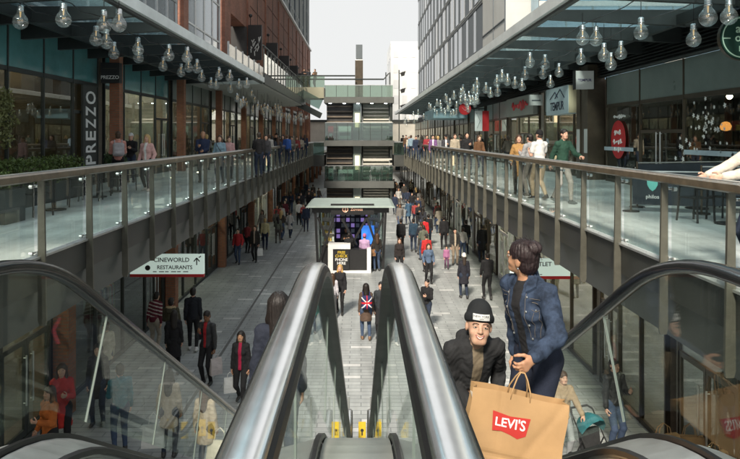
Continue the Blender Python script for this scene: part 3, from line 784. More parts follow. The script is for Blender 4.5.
# ---------------------------------------------------------------- escalators
def slope_z(y, z0):            # height on the incline, level before KY
    return z0 - max(0, y - KY) * math.tan(TH)
YB = KY + 4.35 / math.tan(TH)  # bottom knee
def rail_path(z0, ystart=-.6, off=0.0, yend=None, rr=1.1):
    """level, rounded knee, incline, rounded bottom knee, level"""
    pts = [(0, ystart, z0), (0, .6, z0), (0, 1.6, z0)]
    k0, k1 = KY + off, YB + off
    zl = z0 - (k1 - k0) * math.tan(TH)
    for i in range(9):
        u = i / 8; p0, p1, p2 = (k0 - rr * .5, z0), (k0, z0), (k0 + rr * .5 * math.cos(TH), z0 - rr * .5 * math.sin(TH))
        y = (1 - u) ** 2 * p0[0] + 2 * u * (1 - u) * p1[0] + u * u * p2[0]; z = (1 - u) ** 2 * p0[1] + 2 * u * (1 - u) * p1[1] + u * u * p2[1]
        pts.append((0, y, z))
    for i in range(9):
        u = i / 8; p0, p1, p2 = (k1 - rr * .5 * math.cos(TH), zl + rr * .5 * math.sin(TH)), (k1, zl), (k1 + rr * .5, zl)
        y = (1 - u) ** 2 * p0[0] + 2 * u * (1 - u) * p1[0] + u * u * p2[0]; z = (1 - u) ** 2 * p0[1] + 2 * u * (1 - u) * p1[1] + u * u * p2[1]
        pts.append((0, y, z))
    pts.append((0, (yend or k1 + 1.0), zl))
    return pts
def escalator(xi, xo, label):
    """xi, xo = handrail centre lines next to / away from the middle"""
    t = thing('escalator', label, 'escalator', ((xi + xo) / 2, KY, 0))
    lo, hi = min(xi, xo), max(xi, xo)
    for x in (xi, xo):
        inner = 1 if x < (xi + xo) / 2 else -1
        mid = x == xi
        pth = rail_path(1.03 if mid else 1.055)
        end = pth[-1]
        cy, cz, rr = end[1], end[2] - .27, .27
        for i in range(1, 10):
            a = math.pi / 2 - math.pi * i / 9; pth.append((0, cy + rr * math.cos(a), cz + rr * math.sin(a)))
        pth.append((0, cy - .5, cz - rr))
        start = pth[0]
        pre = [(0, start[1] + .2, start[2] - .54), (0, start[1], start[2] - .54)]
        for i in range(1, 9):
            a = -math.pi / 2 - math.pi * i / 9; pre.append((0, start[1] + .27 * math.cos(a), start[2] - .27 + .27 * math.sin(a)))
        pth = pre + pth
        pth = [(x, p[1], p[2]) for p in pth]
        w = .051 if mid else .05
        b = MB(); b.sweep(pth, [(-w, -.032), (-w - .004, -.01), (-w, .008), (-w * .82, .018), (w * .82, .018), (w, .008), (w + .004, -.01), (w, -.032)] if mid else [(.046 * math.cos(a), -.012 + .032 * math.sin(a)) for a in [-.6 - .35 * k for k in range(15)][::-1]])
        h = b.build('handrail', M_RUBBER2 if mid else M_RUBBER, t, smooth=not mid)
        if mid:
            b = MB(); b.sweep(pth, [(-w * .84, .0185), (-w * .7, .026), (-w * .35, .031), (w * .35, .031), (w * .7, .026), (w * .84, .0185)]); b.build('worn_top', M_SHEEN, h, smooth=True)  # pale strip stands for the sky glare on the worn rubber top
        # glass panels, cut square to the slope
        zb, zt = .30, 1.0
        cuts = [(-.5, -.5), (.75, .75), (2.0, 2.0)]
        nrm = math.tan(TH)
        y = KY + .55
        while y < YB + .3: cuts.append((y, y + 0)); y += 1.18
        ys = [c[0] for c in cuts] + [YB + 1.0]
        def top_at(yb):        # panel joints stand square to the incline: the top leans forward
            k = min(1, max(0, (yb - (KY - .1)) / .5)) * min(1, max(0, (YB - .2 - yb) / .6))
            return yb + k * .70 * math.sin(TH) * math.cos(TH) * 1.0
        prof_t = rail_path(.965)
        def zt_at(y):
            z = slope_z(min(y, YB), 1.0); return z
        for i in range(len(ys) - 1):
            n = 8; v0 = []; v1 = []
            for j in range(n + 1):
                u = j / n; yb = ys[i] + .008 + (ys[i + 1] - ys[i] - .016) * u
                yt = top_at(ys[i]) + .008 + (top_at(ys[i + 1]) - top_at(ys[i]) - .016) * u
                v0.append((yb, slope_z(min(yb, YB), zb))); v1.append((yt, zt_at(yt)))
            g = MB(); vs = []
            for dx in (-.004, .004): vs += [(x + dx, q[0], q[1]) for q in v0] + [(x + dx, q[0], q[1]) for q in v1]
            m1 = n + 1; fs = []; mi = []
            for j in range(n):
                fs += [(j, j + 1, m1 + j + 1, m1 + j), (2 * m1 + j + 1, 2 * m1 + j, 3 * m1 + j, 3 * m1 + j + 1)]
            g.add(vs, fs, 0)
            g.add([vs[0], vs[m1], vs[3 * m1], vs[2 * m1]], [(0, 1, 2, 3)], 1); g.add([vs[n], vs[m1 + n], vs[3 * m1 + n], vs[2 * m1 + n]], [(3, 2, 1, 0)], 1)
            g.build('glass_panel', [M_ESCGLASS, M_GLASSEDGE], t)
        # decks each side of the glass, gasket, skirt
        P = [(x, p[1], p[2]) for p in rail_path(.255, rr=1.3, off=-.12)]
        b = MB(); b.sweep(P, [(-.013, -.01), (-.013, .024), (.013, .024), (.013, -.01)]); b.build('gasket', M_RUBBER2, t)
        o_ = -inner
        b = MB(); b.sweep(P, sorted_sec([(inner * .02, .0), (inner * .20, -.045), (inner * .20, -.09), (inner * .02, -.06)])); b.build('inner_deck', M_STEEL, t)
        b = MB(); b.sweep(P, sorted_sec([(inner * .185, -.092), (inner * .205, -.092), (inner * .205, -.50), (inner * .185, -.50)])); b.build('skirt', M_STEEL, t)
        b = MB(); b.sweep(P, sorted_sec([(inner * .203, -.04), (inner * .225, -.05), (inner * .225, -.075), (inner * .203, -.07)])); b.build('brush', M_RUBBER2, t)
        if not mid:
            b = MB(); b.sweep(P, sorted_sec([(o_ * .02, .0), (o_ * .15, -.02), (o_ * .15, -.06), (o_ * .02, -.04)])); b.build('outer_deck', M_STEEL, t)
            b = MB(); b.sweep(P, sorted_sec([(o_ * .10, -.061), (o_ * .15, -.061), (o_ * .15, -1.25), (o_ * .10, -1.25)])); b.build('cladding', M_DARKSTEEL, t)
    # steps
    a, c = lo + .22, hi - .22
    b = MB(); b.box(a, c, -.5, KY - .35, -.02, .004); b.build('comb_plate', M_STEEL, t)
    y, z = KY - .35, -.02
    while y < YB + .1:
        z2 = max(-(y + .4 - KY) * math.tan(TH) - .05, GZ + .03) if y > KY - .3 else -.02 - .03
        s = MB(); s.box(a, c, y, y + .40, z2 - .22, z2)
        n = 18
        for i in range(n): 
            xx = a + .02 + (c - a - .04) * i / (n - 1); s.box(xx - .008, xx + .008, y + .004, y + .396, z2 + .0005, z2 + .012)
        so = s.build('step', M_DARKSTEEL, t)
        e = MB(); e.box(a, c, y + .37, y + .399, z2 + .0125, z2 + .016); e.build('edge_line', M_STEEL, so)
        y += .40
    b = MB(); b.box(a, c, YB + .12, YB + 1.3, GZ + .005, GZ + .03); b.build('comb_plate', M_STEEL, t)
    return t
def sorted_sec(sec):
    c = (sum(p[0] for p in sec) / len(sec), sum(p[1] for p in sec) / len(sec))
    return sorted(sec, key=lambda p: math.atan2(p[1] - c[1], p[0] - c[0]))
XIL, XIR, XOL, XOR = -.205, .165, -1.57, 1.50
escalator(XIL, XOL, 'left of two escalators, its outer black handrail curving down on the left')
escalator(XIR, XOR, 'right of two escalators, carrying the couple with the paper bag')
t = thing('cover_plate', 'stainless cover between the two escalator balustrades at the top', 'cover plate', (0, KY, .05))
P = [(0, p[1], p[2]) for p in rail_path(.20, rr=1.3)]
b = MB(); b.sweep(P, sorted_sec([(XIL + .02, .0), (XIR - .02, .0), (XIR - .02, -.03), (XIL + .02, -.03)])); b.build('top_plate', mat('pale_plate', (.50, .52, .48), .35, .3, .12, 5), t)
# end of the landing beside the escalators
b = MB(); b.box(XL, XOL - .16, 1.9, 2.0, -1.0, -.001); b.box(XOR + .16, XR, 1.9, 2.0, -1.0, -.001); tag(b.build('landing_edge', M_FASCIA), kind='structure')
# barrier posts with stickers at the foot of the escalators
bp_ = None
for i, x in enumerate((-.95, -.52, -.235, .19, .50, 1.0)):
    yy = YB + 1.75
    t = thing('barrier_post', ['steel barrier post at the foot of the left escalator, farthest left', 'steel barrier post at the foot of the left escalator, beside its inner handrail', 'steel barrier post left of the middle gap at the escalator foot', 'steel barrier post right of the middle gap at the escalator foot', 'steel barrier post at the foot of the right escalator, beside its inner handrail', 'steel barrier post at the foot of the right escalator, farthest right'][i], 'post', (x, yy, GZ), 'steel posts at the foot of the escalators')
    b = MB(); b.cyl((x, yy, GZ), (x, yy, GZ + 1.15), .022, n=10); b.cyl((x, yy, GZ), (x, yy, GZ + .015), .07, n=12); b.build('pole', M_STEEL, t)
for i, (x, yy) in enumerate(((-.46, YB + 1.0), (-.27, YB + 1.1), (.02, YB + 1.0), (.30, YB + 1.1))):
    t = thing('caution_sign', ['yellow caution plate at the foot of the left escalator, outer one', 'yellow caution plate at the foot of the left escalator, inner one', 'yellow caution plate in the middle gap between the escalators', 'yellow caution plate at the foot of the right escalator'][i], 'caution sign', (x, yy, GZ), 'yellow caution plates at the escalator foot')
    b = MB(); b.box(x - .065, x + .065, yy, yy + .012, GZ + .70, GZ + 1.0); b.build('plate', M_YELLOW, t)
    b = MB(); b.cyl((x, yy + .03, GZ), (x, yy + .03, GZ + .75), .015, n=8); b.build('leg', M_STEEL, t)
    b = MB()
    for zz in (.80,): 
        b.cyl((x, yy - .003, GZ + zz + .05), (x, yy - .0005, GZ + zz + .05), .03, n=10); b.box(x - .012, x + .012, yy - .003, yy - .0005, GZ + zz - .04, GZ + zz + .02)
    b.build('pictogram', M_TEXTK, t)

# ---------------------------------------------------------------- canopies
def canopy(sg, xe, xf, y0, y1, first, step, label):
    t = thing('glass_canopy', label, 'canopy', (xe, y0, 4.4))
    a, c = min(xe, xf), max(xe, xf)
    b = MB(); b.prism([(xe, 4.42), (xe, 4.68), (xe + sg * .10, 4.72), (xe + sg * .10, 4.42)], 'y', y0, y1); b.build('fascia', M_CANEDGE, t)
    b = MB(); b.box(min(xe + sg * .102, xe + sg * .22), max(xe + sg * .102, xe + sg * .22), y0, y1, 4.36, 4.60); b.build('gutter', M_RIBSTEEL, t)
    xm = xe + sg * (abs(xf - xe) * .66)
    b = MB(); b.box(min(xm, xm + sg * .14), max(xm, xm + sg * .14), y0, y1, 4.26, 4.50); b.build('purlin', M_RIBSTEEL, t)
    n = 0; y = first
    while y < y1:
        r = MB(); r.prism([(xe + sg * .222, 4.40), (xe + sg * .222, 4.63), (xf, 4.63), (xf, 4.18)], 'y', y - .07, y + .07); r.build('rib', M_RIBSTEEL, t)
        ye = min(y + step, y1) - .03
        g = MB(); g.box(min(xe + sg * .11, xf), max(xe + sg * .11, xf), y + .03, ye, 4.645, 4.66); g.build('roof_pane', M_ROOFGLASS, t)
        y += step
    b = MB(); b.box(min(xm + sg * .4, xf), max(xm + sg * .4, xf), y0, y1, 4.70, 4.78); b.build('flashing', M_RIBSTEEL, t)
    # light wires that carry the lamps
    for k, q in enumerate((.25, .5)):
        xx = xe + sg * abs(xf - xe) * q
        w = MB(); w.tube([(xx, y0 + (y1 - y0) * i / 60, 4.33 + .05 * math.sin(i * 2.1)) for i in range(61)], .012, 5); w.build('lamp_cable', M_BLACK, t)
    return t
canopy(-1, -5.0, -9.0, 4.0, 33.2, 4.6, 2.06, 'steel and glass canopy over the left upper walkway')
canopy(1, 4.2, 9.2, 3.0, 80, 3.3, 2.4, 'long steel and glass canopy over the right upper walkway')

# ---------------------------------------------------------------- bulb lamps
def bulb_proto():
    t = thing('bulb_lamp', 'x', 'pendant lamp', (0, 0, 0))
    prof = [(.001, -.165), (.05, -.158), (.10, -.131), (.14, -.088), (.162, -.03), (.163, .02), (.148, .075), (.118, .125), (.088, .165), (.072, .20), (.066, .235)]
    b = MB(); b.lathe(prof, n=20); b.build('globe', M_BULBGLASS, t, True, False)
    b = MB(); b.lathe([(.001, .37), (.03, .37), (.05, .36), (.066, .345), (.066, .33), (.071, .325), (.066, .315), (.066, .30), (.071, .295), (.066, .285), (.066, .27), (.072, .262), (.070, .225), (.001, .225)], n=16); b.build('cap', M_CHROME, t, True, False)
    b = MB(); b.tube([(-.05, 0, .02), (-.035, .02, .06), (-.02, 0, .02), (0, -.02, .06), (.02, 0, .02), (.035, .02, .06), (.05, 0, .02)], .004, 5); b.cyl((0, 0, .225), (0, 0, .1), .02, .012, 8); b.build('filament', M_FILAMENT, t, False, False)
    b = MB(); b.cyl((0, 0, 0), (0, 0, 1), .009, n=6); c = b.build('cord', M_BLACK, t, False, False); c.location.z = .365
    return t
BULBS_L = [(20.4, 22, 15.5), (63.5, 20, 15), (104, 26, 12.5), (119, 25, 12), (96, 40, 11.5), (106.5, 43, 12), (114, 54, 10.5), (138, 50, 9.8), (138.5, 58, 9), (163, 67, 9), (169, 56, 9.8), (187, 58, 8.6), (188.5, 68, 8), (197, 69, 8), (181, 73, 8), (201.6, 78, 7.5), (211, 85, 6.9), (219, 76, 7.3), (229.6, 78, 7.3), (216, 86, 6.8), (230.4, 90, 6.3), (239, 86, 6.3), (246.6, 85, 6.5)]
BULBS_R = [(708, 18, 18.5), (729, 17, 17.5), (693.6, 40, 15.5), (641, 33, 15), (582.6, 39, 12.5), (596, 40, 13.5), (604, 56, 12.5), (611, 65, 12), (621, 54, 12.5), (581, 60, 11), (559, 73, 9.4), (550.5, 84, 8.6), (530, 63, 10), (525, 76, 9), (545, 65, 10), (543, 75, 9), (522, 87, 8.5), (502, 78, 8.4), (497, 83, 8), (507.5, 82, 8), (497.6, 93, 8), (486, 90, 7.3), (490.5, 94.5, 7), (515, 85, 8), (477, 85, 6.8), (473.6, 91, 6.6), (476, 100.5, 6.6), (461, 94.5, 6.2), (464.4, 97, 6), (454, 97, 6), (446.7, 100.5, 6), (450, 104, 5.6), (437, 104, 5), (429, 107.5, 4.8)]
rb = random.Random(3)
for _ in range(50): BULBS_L.append((rb.uniform(236, 308), 0, 0))
for _ in range(58): BULBS_R.append((rb.uniform(402, 478), 0, 0))
ORD = ['nearest', 'second nearest', 'third nearest', 'fourth nearest', 'fifth nearest', 'sixth nearest', 'seventh nearest', 'eighth nearest', 'ninth nearest', 'tenth nearest', 'eleventh nearest', 'twelfth nearest', 'thirteenth nearest', 'fourteenth nearest', 'fifteenth nearest', 'sixteenth nearest']
proto = bulb_proto(); first_used = False
for side, lst in (('left', BULBS_L), ('right', BULBS_R)):
    spots = []
    for i, (x, y, d) in enumerate(lst):
        if d > 0:
            Y = .326 * F / d
            X = (x - CX) / F * Y; Z = EYE - (y - CY) / F * Y
            lim = (-8.2, -5.4) if side == 'left' else (4.7, 8.4)
            X2 = min(max(X, lim[0]), lim[1])
            if abs(X2 - X) > 1e-6: Y = X2 / (x - CX) * F; Z = EYE - (y - CY) / F * Y; X = X2
            if Z > 3.93: Z = 3.93; Y = (EYE - Z) / (y - CY) * F; X = (x - CX) / F * Y
        else:
            X = rb.uniform(-7.4, -5.8) if side == 'left' else rb.uniform(4.7, 7.6)
            Y = X / (x - CX) * F; Z = rb.uniform(3.2, 3.9)
        spots.append((Y, X, Z, d > 0))
    spots.sort()
    for i, (Y, X, Z, listed) in enumerate(spots):
        if not first_used: o = proto; first_used = True
        else: o = copy_tree(proto)
        o.location = (X, Y, Z); o.scale = (.93, .93, .93); o.rotation_euler.z = rb.uniform(0, 6.28)
        if Y < 21 and i < len(ORD):
            o['label'] = f'{ORD[i]} hanging clear glass bulb lamp under the {side} canopy'
            o['group'] = f'bulb lamps under the {side} canopy'
        else:
            o['label'] = f'small clear bulb lamp in the {"far" if Y > 36 else "middle"} cluster hanging along the {side} canopy'
            o['group'] = f'bulb lamps in the {"far" if Y > 36 else "middle"} cluster on the {side}'
        for ch in o.children:
            if ch.name.startswith('cord'): ch.scale.z = max(.05, (4.55 - Z) / .93 - .365)
# ---------------------------------------------------------------- shop fronts
GOODS = [mat('goods_%d' % i, c, .7, 0, .2, 9) for i, c in enumerate([(.45, .08, .06), (.5, .42, .3), (.06, .1, .2), (.55, .55, .52), (.03, .03, .03), (.36, .2, .08), (.12, .2, .14), (.5, .3, .3), (.6, .45, .12), (.2, .06, .1)])]
WALLS = [M_SHOPWALL, M_SHOPWALL2, M_SHOPWALL3]
rs = random.Random(11)
def shop(sg, XF, y0, y1, z0, zt, zs, label, wall=0, frame=None, spandrel=None, depth=4.5, lights=3, nbay=4, door=None, lamp=None, shelves=2, group=None, clothes=True, fascia=None, framew=.05, strip=0):
    """glazed shop: facade plane XF, interior on the far side (sg), z0 floor, zt head of the glazing, zs top of the spandrel"""
    t = thing('shop', label, 'shop', (XF, (y0 + y1) / 2, z0), group)
    frame = frame or M_DARKSTEEL; lamp = lamp or M_SHOPLIGHT
    xb = XF + sg * depth
    bay = (y1 - y0) / nbay
    f = MB()
    for i in range(nbay + 1):
        y = y0 + bay * i; f.box(XF - .05, XF + .05, y - framew / 2, y + framew / 2, z0, zs - .001)
    f.box(XF - .04, XF + .04, y0, y1, zt - .06, zt + .06); f.box(XF - .04, XF + .04, y0, y1, z0 + .001, z0 + .10)
    f.build('frame', frame, t)
    for i in range(nbay):
        a, c = y0 + bay * i + .03, y0 + bay * (i + 1) - .03
        if door is not None and i in door:
            d = MB(); m_ = (a + c) / 2
            for q0, q1 in ((a, m_ - .01), (m_ + .01, c)):
                d.box(XF - .03, XF + .03, q0, q0 + .07, z0 + .12, zt - .9); d.box(XF - .03, XF + .03, q1 - .07, q1, z0 + .12, zt - .9)
                d.box(XF - .03, XF + .03, q0 + .07, q1 - .07, z0 + .12, z0 + .25); d.box(XF - .03, XF + .03, q0 + .07, q1 - .07, zt - 1.0, zt - .9)
            dd = d.build('door', frame, t)
            g = MB(); g.box(XF - .005, XF + .005, a + .07, c - .07, z0 + .25, zt - 1.0); g.build('pane', M_SHOPGLASS, dd)
            h = MB()
            for q in (m_ - .13, m_ + .13): h.cyl((XF - sg * .09, q, z0 + .75), (XF - sg * .09, q, z0 + 1.75), .018, n=8); h.cyl((XF - sg * .09, q, z0 + .8), (XF - sg * .03, q, z0 + .8), .01, n=6); h.cyl((XF - sg * .09, q, z0 + 1.7), (XF - sg * .03, q, z0 + 1.7), .01, n=6)
            h.build('handle', M_STEEL, dd)
            g = MB(); g.box(XF - .005, XF + .005, a, c, zt - .88, zt - .06); g.build('transom_pane', M_SHOPGLASS, t)
        else:
            g = MB(); g.box(XF - .005, XF + .005, a, c, z0 + .10, zt - .06); g.build('window_pane', M_SHOPGLASS, t)
        if spandrel:
            s = MB(); s.box(XF - .02, XF + .02, a, c, zt + .06, zs); s.build('spandrel', spandrel, t)
    if fascia:
        s = MB(); s.box(XF - sg * .12, XF - sg * .051, y0 + .1, y1 - .1, zt + .1, zs - .05) if sg < 0 else s.box(XF - .12, XF - .051, y0 + .1, y1 - .1, zt + .1, zs - .05)
        s.build('fascia', fascia, t)
    ce = zs if zs > zt else zt
    w = MB(); w.box(min(xb, xb + sg * .1), max(xb, xb + sg * .1), y0, y1, z0, ce); w.build('back_wall', WALLS[wall], t)
    w = MB(); w.box(min(XF + sg * .06, xb), max(XF + sg * .06, xb), y0 - .04, y0 + .04, z0, ce); w.build('side_wall', WALLS[wall], t); w = MB(); w.box(min(XF + sg * .06, xb), max(XF + sg * .06, xb), y1 - .04, y1 + .04, z0, ce); w.build('side_wall', WALLS[wall], t)
    w = MB(); w.box(min(XF + sg * .06, xb), max(XF + sg * .06, xb), y0 + .05, y1 - .05, ce - .08, ce - .01); w.build('ceiling', M_SHOPWALL3, t)
    w = MB(); w.box(min(XF + sg * .05, xb), max(XF + sg * .05, xb), y0 + .05, y1 - .05, z0 + .003, z0 + .012); w.build('floor', M_SHOPFLOOR, t)
    for i in range(lights):
        yy = y0 + (y1 - y0) * (i + .5) / lights + rs.uniform(-.4, .4); xx = XF + sg * rs.uniform(.8, depth - .8); zz = ce - rs.uniform(.4, 1.0)
        l = MB(); l.cyl((xx, yy, zz + .08), (xx, yy, ce - .09), .008, n=5, m=0); l.cyl((xx, yy, zz + .0), (xx, yy, zz + .1), .10, .03, 10, 0); l.ball((xx, yy, zz - .03), .09, 8, 6, 1)
        l.build('ceiling_lamp', [M_BLACK, lamp], t)
    if strip:  # ceiling strips added only to brighten the interiors
        for i in range(2):
            yy = y0 + (y1 - y0) * (i + .5) / 2; l = MB(); l.box(XF + sg * 1.2 - .12, XF + sg * 1.2 + .12, yy - 1.1, yy + 1.1, ce - .14, ce - .085); l.build('light_strip', mat('shop_strip_glow', (1, .9, .75), .5, emit=(1, .85, .65), estr=strip, var=0), t)
    for i in range(shelves):
        ya = y0 + .3 + (y1 - y0 - .6) * i / shelves; yb = ya + (y1 - y0 - .6) / shelves - .3
        xa = xb - sg * .02; xs = xb - sg * .45
        s = MB()
        s.box(min(xa, xs), max(xa, xs), ya - .04, ya, z0 + .02, z0 + 2.2, 0); s.box(min(xa, xs), max(xa, xs), yb, yb + .04, z0 + .02, z0 + 2.2, 0)
        for k in range(4):
            zz = z0 + .15 + .55 * k
            s.box(min(xa, xs), max(xa, xs), ya, yb, zz, zz + .03, 0)
            y = ya + .05
            while y < yb - .3:
                ww = rs.uniform(.12, .34); hh = rs.uniform(.15, .42); 
                s.box(min(xa, xs) + .05, max(xa, xs) - .05 - rs.uniform(0, .1), y, y + ww, zz + .031, zz + .03 + hh, rs.randint(1, 10)); y += ww + rs.uniform(.02, .12)
        s.build('stocked_shelf', [M_BRONZE] + GOODS, t)
    if clothes:
        for i in range(max(1, nbay // 2)):
            yy = y0 + (y1 - y0) * (i + .5) / max(1, nbay // 2); xx = XF + sg * 1.4
            s = MB(); s.cyl((xx, yy - .7, z0 + 1.5), (xx, yy + .7, z0 + 1.5), .015, n=6, m=0)
            for q in (-.68, .68): s.cyl((xx, yy + q, z0 + .012), (xx, yy + q, z0 + 1.5), .015, n=6, m=0); s.box(xx - .25, xx + .25, yy + q - .02, yy + q + .02, z0 + .012, z0 + .04, 0)
            y = yy - .62
            while y < yy + .6:
                h = rs.uniform(.6, 1.05); ww = rs.uniform(.05, .09); k = rs.randint(1, 10)
                s.prism([(xx - .05, z0 + 1.47), (xx + .05, z0 + 1.47), (xx + .22, z0 + 1.38), (xx + .25, z0 + 1.47 - h), (xx - .25, z0 + 1.47 - h), (xx - .22, z0 + 1.38)], 'y', y, y + ww, k); y += ww + rs.uniform(.01, .05)
            s.build('garment_rail', [M_STEEL] + GOODS, t)
    return t

# upper left: restaurant with PREZZO lettering then a run of shops between brick columns
COLY = [6.1 + 8 * k for k in range(13)]
UL = ['glazed restaurant front behind the hedge on the left upper walkway', 'restaurant front with the vertical white lettering', 'shop front behind the woman in the pink coat', 'shop front behind the bald man in navy', 'shop front behind the woman in pale blue', 'shop front on the left upper walkway just past the canopy end', 'pale shop front on the left upper walkway past the canopy end', 'dim shop front half way to the stair tower on the left upper walkway', 'bright shop front on the left upper walkway before the stair tower', 'shop front level with the stair tower on the left', 'shop front just beyond the stair tower on the left', 'last shop front on the left upper walkway']
for i in range(12):
    shop(-1, -9.0, COLY[i] + .3, COLY[i + 1] - .3, 0, 3.35, 4.55, UL[i], wall=(2, 0, 1, 0, 1, 1, 1, 2, 1, 0, 1, 1)[i], spandrel=M_TEALREFL if i < 3 else M_GREYPANEL, lights=(5, 6, 4, 4, 4, 4, 4, 3, 4, 2, 2, 2)[i], nbay=4, door=(None if i == 0 else [3]), shelves=2 if i < 8 else 1, clothes=i > 1, strip=20 if i > 1 else 0)
# lower left under the walkway
LL = ['lower shop front with garments behind the left escalator glass', 'lower shop front below the left hanging sign', 'lower shop front beside the man on his phone', 'lower shop front with purple light on the left', 'lower shop front with white frames beside the shopper in red', 'dim lower shop front on the left, beyond the white frames', 'lower shop front on the left, level with the kiosk', 'lower shop front on the left, past the kiosk', 'lower shop front on the left, before the stair tower', 'lower shop front on the left, level with the stair tower', 'lower shop front on the left, beyond the stair tower', 'last lower shop front on the left']
for i in range(12):
    shop(-1, -6.75, COLY[i] + .3, COLY[i + 1] - .3, GZ, -1.55, -1.02, LL[i], wall=(0, 2, 2, 2, 1, 2, 0, 2, 0, 2, 0, 2)[i], frame=M_WHITE if i in (4,) else M_DARKSTEEL, lights=(6, 2, 3, 3, 4, 2, 2, 2, 2, 1, 1, 1)[i], lamp=M_PURPLELIGHT if i == 3 else None, strip=(14, 0, 4, 0, 12, 0, 4, 0, 3, 0, 0, 0)[i], nbay=4, door=[3], shelves=2 if i < 8 else 1, spandrel=M_DARKGLASS)
# upper right
UR = ['restaurant front with white flower decals on the right upper walkway', 'restaurant front with the glass doors and red window decal', 'shop front under the pale mountain logo sign', 'shop front under the grey fascia with red script', 'shop front beside the white and red poster', 'shop front beside the round red sign', 'shop front on the right upper walkway under the middle lamps', 'shop front on the right upper walkway behind the dark haired woman', 'bright shop front on the right upper walkway before the stair tower', 'shop front level with the stair tower on the right', 'shop front beyond the stair tower on the right', 'last shop front on the right upper walkway']
URY = [8.6, 14.8, 23.8, 31.0, 38, 45, 52, 60, 68, 76, 84, 94, 104]
for i in range(12):
    shop(1, 9.0 if i < 2 else 8.8, URY[i] + (.2 if i < 2 else .5), URY[i + 1] - (.01 if i == 0 else .4), 0, 2.72, 3.78, UR[i], wall=(2, 2, 0, 1, 0, 2, 1, 0, 1, 1, 1, 1)[i], spandrel=M_GREYPANEL, frame=M_BRONZE, lights=(4, 4, 5, 5, 4, 4, 4, 4, 4, 3, 2, 2)[i], nbay=2 if i == 0 else 3, door=([1] if i > 0 else None), shelves=2, clothes=i > 1, strip=20 if i > 1 else 0)
LR = ['lower shop front with kraft bags in its window behind the right escalator glass', 'lower shop front behind the man in black with white trainers', 'lower shop front with warm lit shelves behind the right hanging sign', 'lower shop front with white pillars beside the man in black', 'lower shop front behind the woman in the dark coat', 'lower shop front on the right, near the child in pink', 'lower shop front on the right, behind the red coats', 'lower shop front on the right, past the red coats', 'lower shop front on the right, before the stair tower', 'lower shop front on the right, level with the stair tower', 'lower shop front on the right, beyond the stair tower', 'last lower shop front on the right']
LRY = [6, 12.3, 16.2, 22, 28, 34, 41, 48, 56, 64, 73, 83, 98]
for i in range(12):
    shop(1, 6.0, LRY[i] + .25, LRY[i + 1] - .25, GZ, -1.5, -1.02, LR[i], wall=(2, 0, 1, 1, 0, 2, 0, 2, 0, 2, 0, 0)[i], frame=M_WHITE if i in (3, 5) else M_BRONZE, lights=(2, 3, 7, 4, 4, 2, 3, 2, 2, 2, 1, 1)[i], nbay=3, door=[2], shelves=3 if i == 2 else 2, spandrel=M_PANEL, clothes=i != 2, strip=(10, 9, 26, 14, 6, 6, 8, 3, 3, 0, 0, 0)[i])
# upper eaves band above the right shops
t = thing('facade_band', 'dark louvred band above the right upper shop fronts', 'louvres', (9.0, 8, 3.8))
b = MB()
for k in range(7): b.prism([(8.80, 3.83 + k * .10), (8.92, 3.80 + k * .10), (8.92, 3.815 + k * .10), (8.80, 3.845 + k * .10)], 'y', 8, 100)
b.box(8.93, 9.0, 8, 100, 3.79, 4.62); b.build('louvre', M_RIBSTEEL, t)

# ---------------------------------------------------------------- left brick building
t = thing('brick_building', 'long red brick building above the left walkway with tall brick columns', 'building', (-9, 6, 0))
for k, y in enumerate(COLY):
    c = MB(); c.box(-8.62, -8.28, y - .17, y + .17, .004, 4.95); c.build('column', M_BRICKSHOP, t)
    c = MB(); c.box(-6.70, -6.36, y - .18, y + .18, GZ + .005, -1.005); c.build('column', M_BRICKSHOP, t)
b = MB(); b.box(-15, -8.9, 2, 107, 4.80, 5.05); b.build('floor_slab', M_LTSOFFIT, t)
def gz(y0, y1, z0, z1, nx, nz, x=-8.55, fm=M_WHITE, w=.09):
    f = MB()
    for i in range(nx + 1):
        y = y0 + (y1 - y0) * i / nx; f.box(x - .06, x + .06, y - w / 2, y + w / 2, z0, z1)
    for k in range(nz + 1):
        z = z0 + (z1 - z0) * k / nz; f.box(x - .05, x + .05, y0, y1, z - w / 2, z + w / 2)
    ff = f.build('window_frame', fm, t)
    g = MB(); g.box(x - .012, x + .012, y0 + .01, y1 - .01, z0 + .01, z1 - .01); g.build('window', mat('sky_window_glass', (.30, .34, .36), .08, .55, .12, .5), ff)
gz(7, 13.8, 5.1, 16.0, 4, 4); gz(14.4, 21.8, 5.1, 16.0, 4, 4); gz(22.4, 29.6, 5.1, 16.0, 5, 4, fm=M_STEEL); gz(31.0, 38.6, 5.1, 16.0, 4, 5)
for y in (14.1, 22.1, 30.3, 39.9): 
    b = MB(); b.box(-9.2, -8.30, y - (.28 if y < 39 else .9), y + (.5 if y < 39 else .9), 5.06, 15.9); b.build('brick_pier', M_BRICK, t)
b = MB(); b.box(-10.4, -10.3, 40.9, 47, 5.06, 9.7); b.box(-10.29, -8.45, 46.9, 47.4, 5.06, 9.7); b.build('recess_wall', M_SHOPWALL3, t)
b = MB(); b.box(-10.25, -9.9, 42, 43.2, 5.06, 8.2); b.build('recess_door', M_SHOPWALL2, t)
b = MB(); b.box(-9.4, -8.5, 40.81, 107, 9.70, 15.5); b.build('upper_wall', M_BRICK, t)
k = 0
for y in range(48, 107, 9):
    b = MB(); b.box(-9.2, -8.38, y - .35, y + .35, 5.06, 15.45); b.build('brick_pier', M_BRICK, t)
    b = MB(); b.box(-9.3, -9.2, y + .36, y + 8.6, 5.06, 9.69); b.build('terrace_window', mat('bright_terrace_glass', (.42, .45, .45), .1, .3, .15, .5), t)
    b = MB(); b.box(-8.498, -8.47, y + 4.4, y + 4.5, 9.8, 15.4); b.build('wall_joint', M_SHOPWALL3, t)
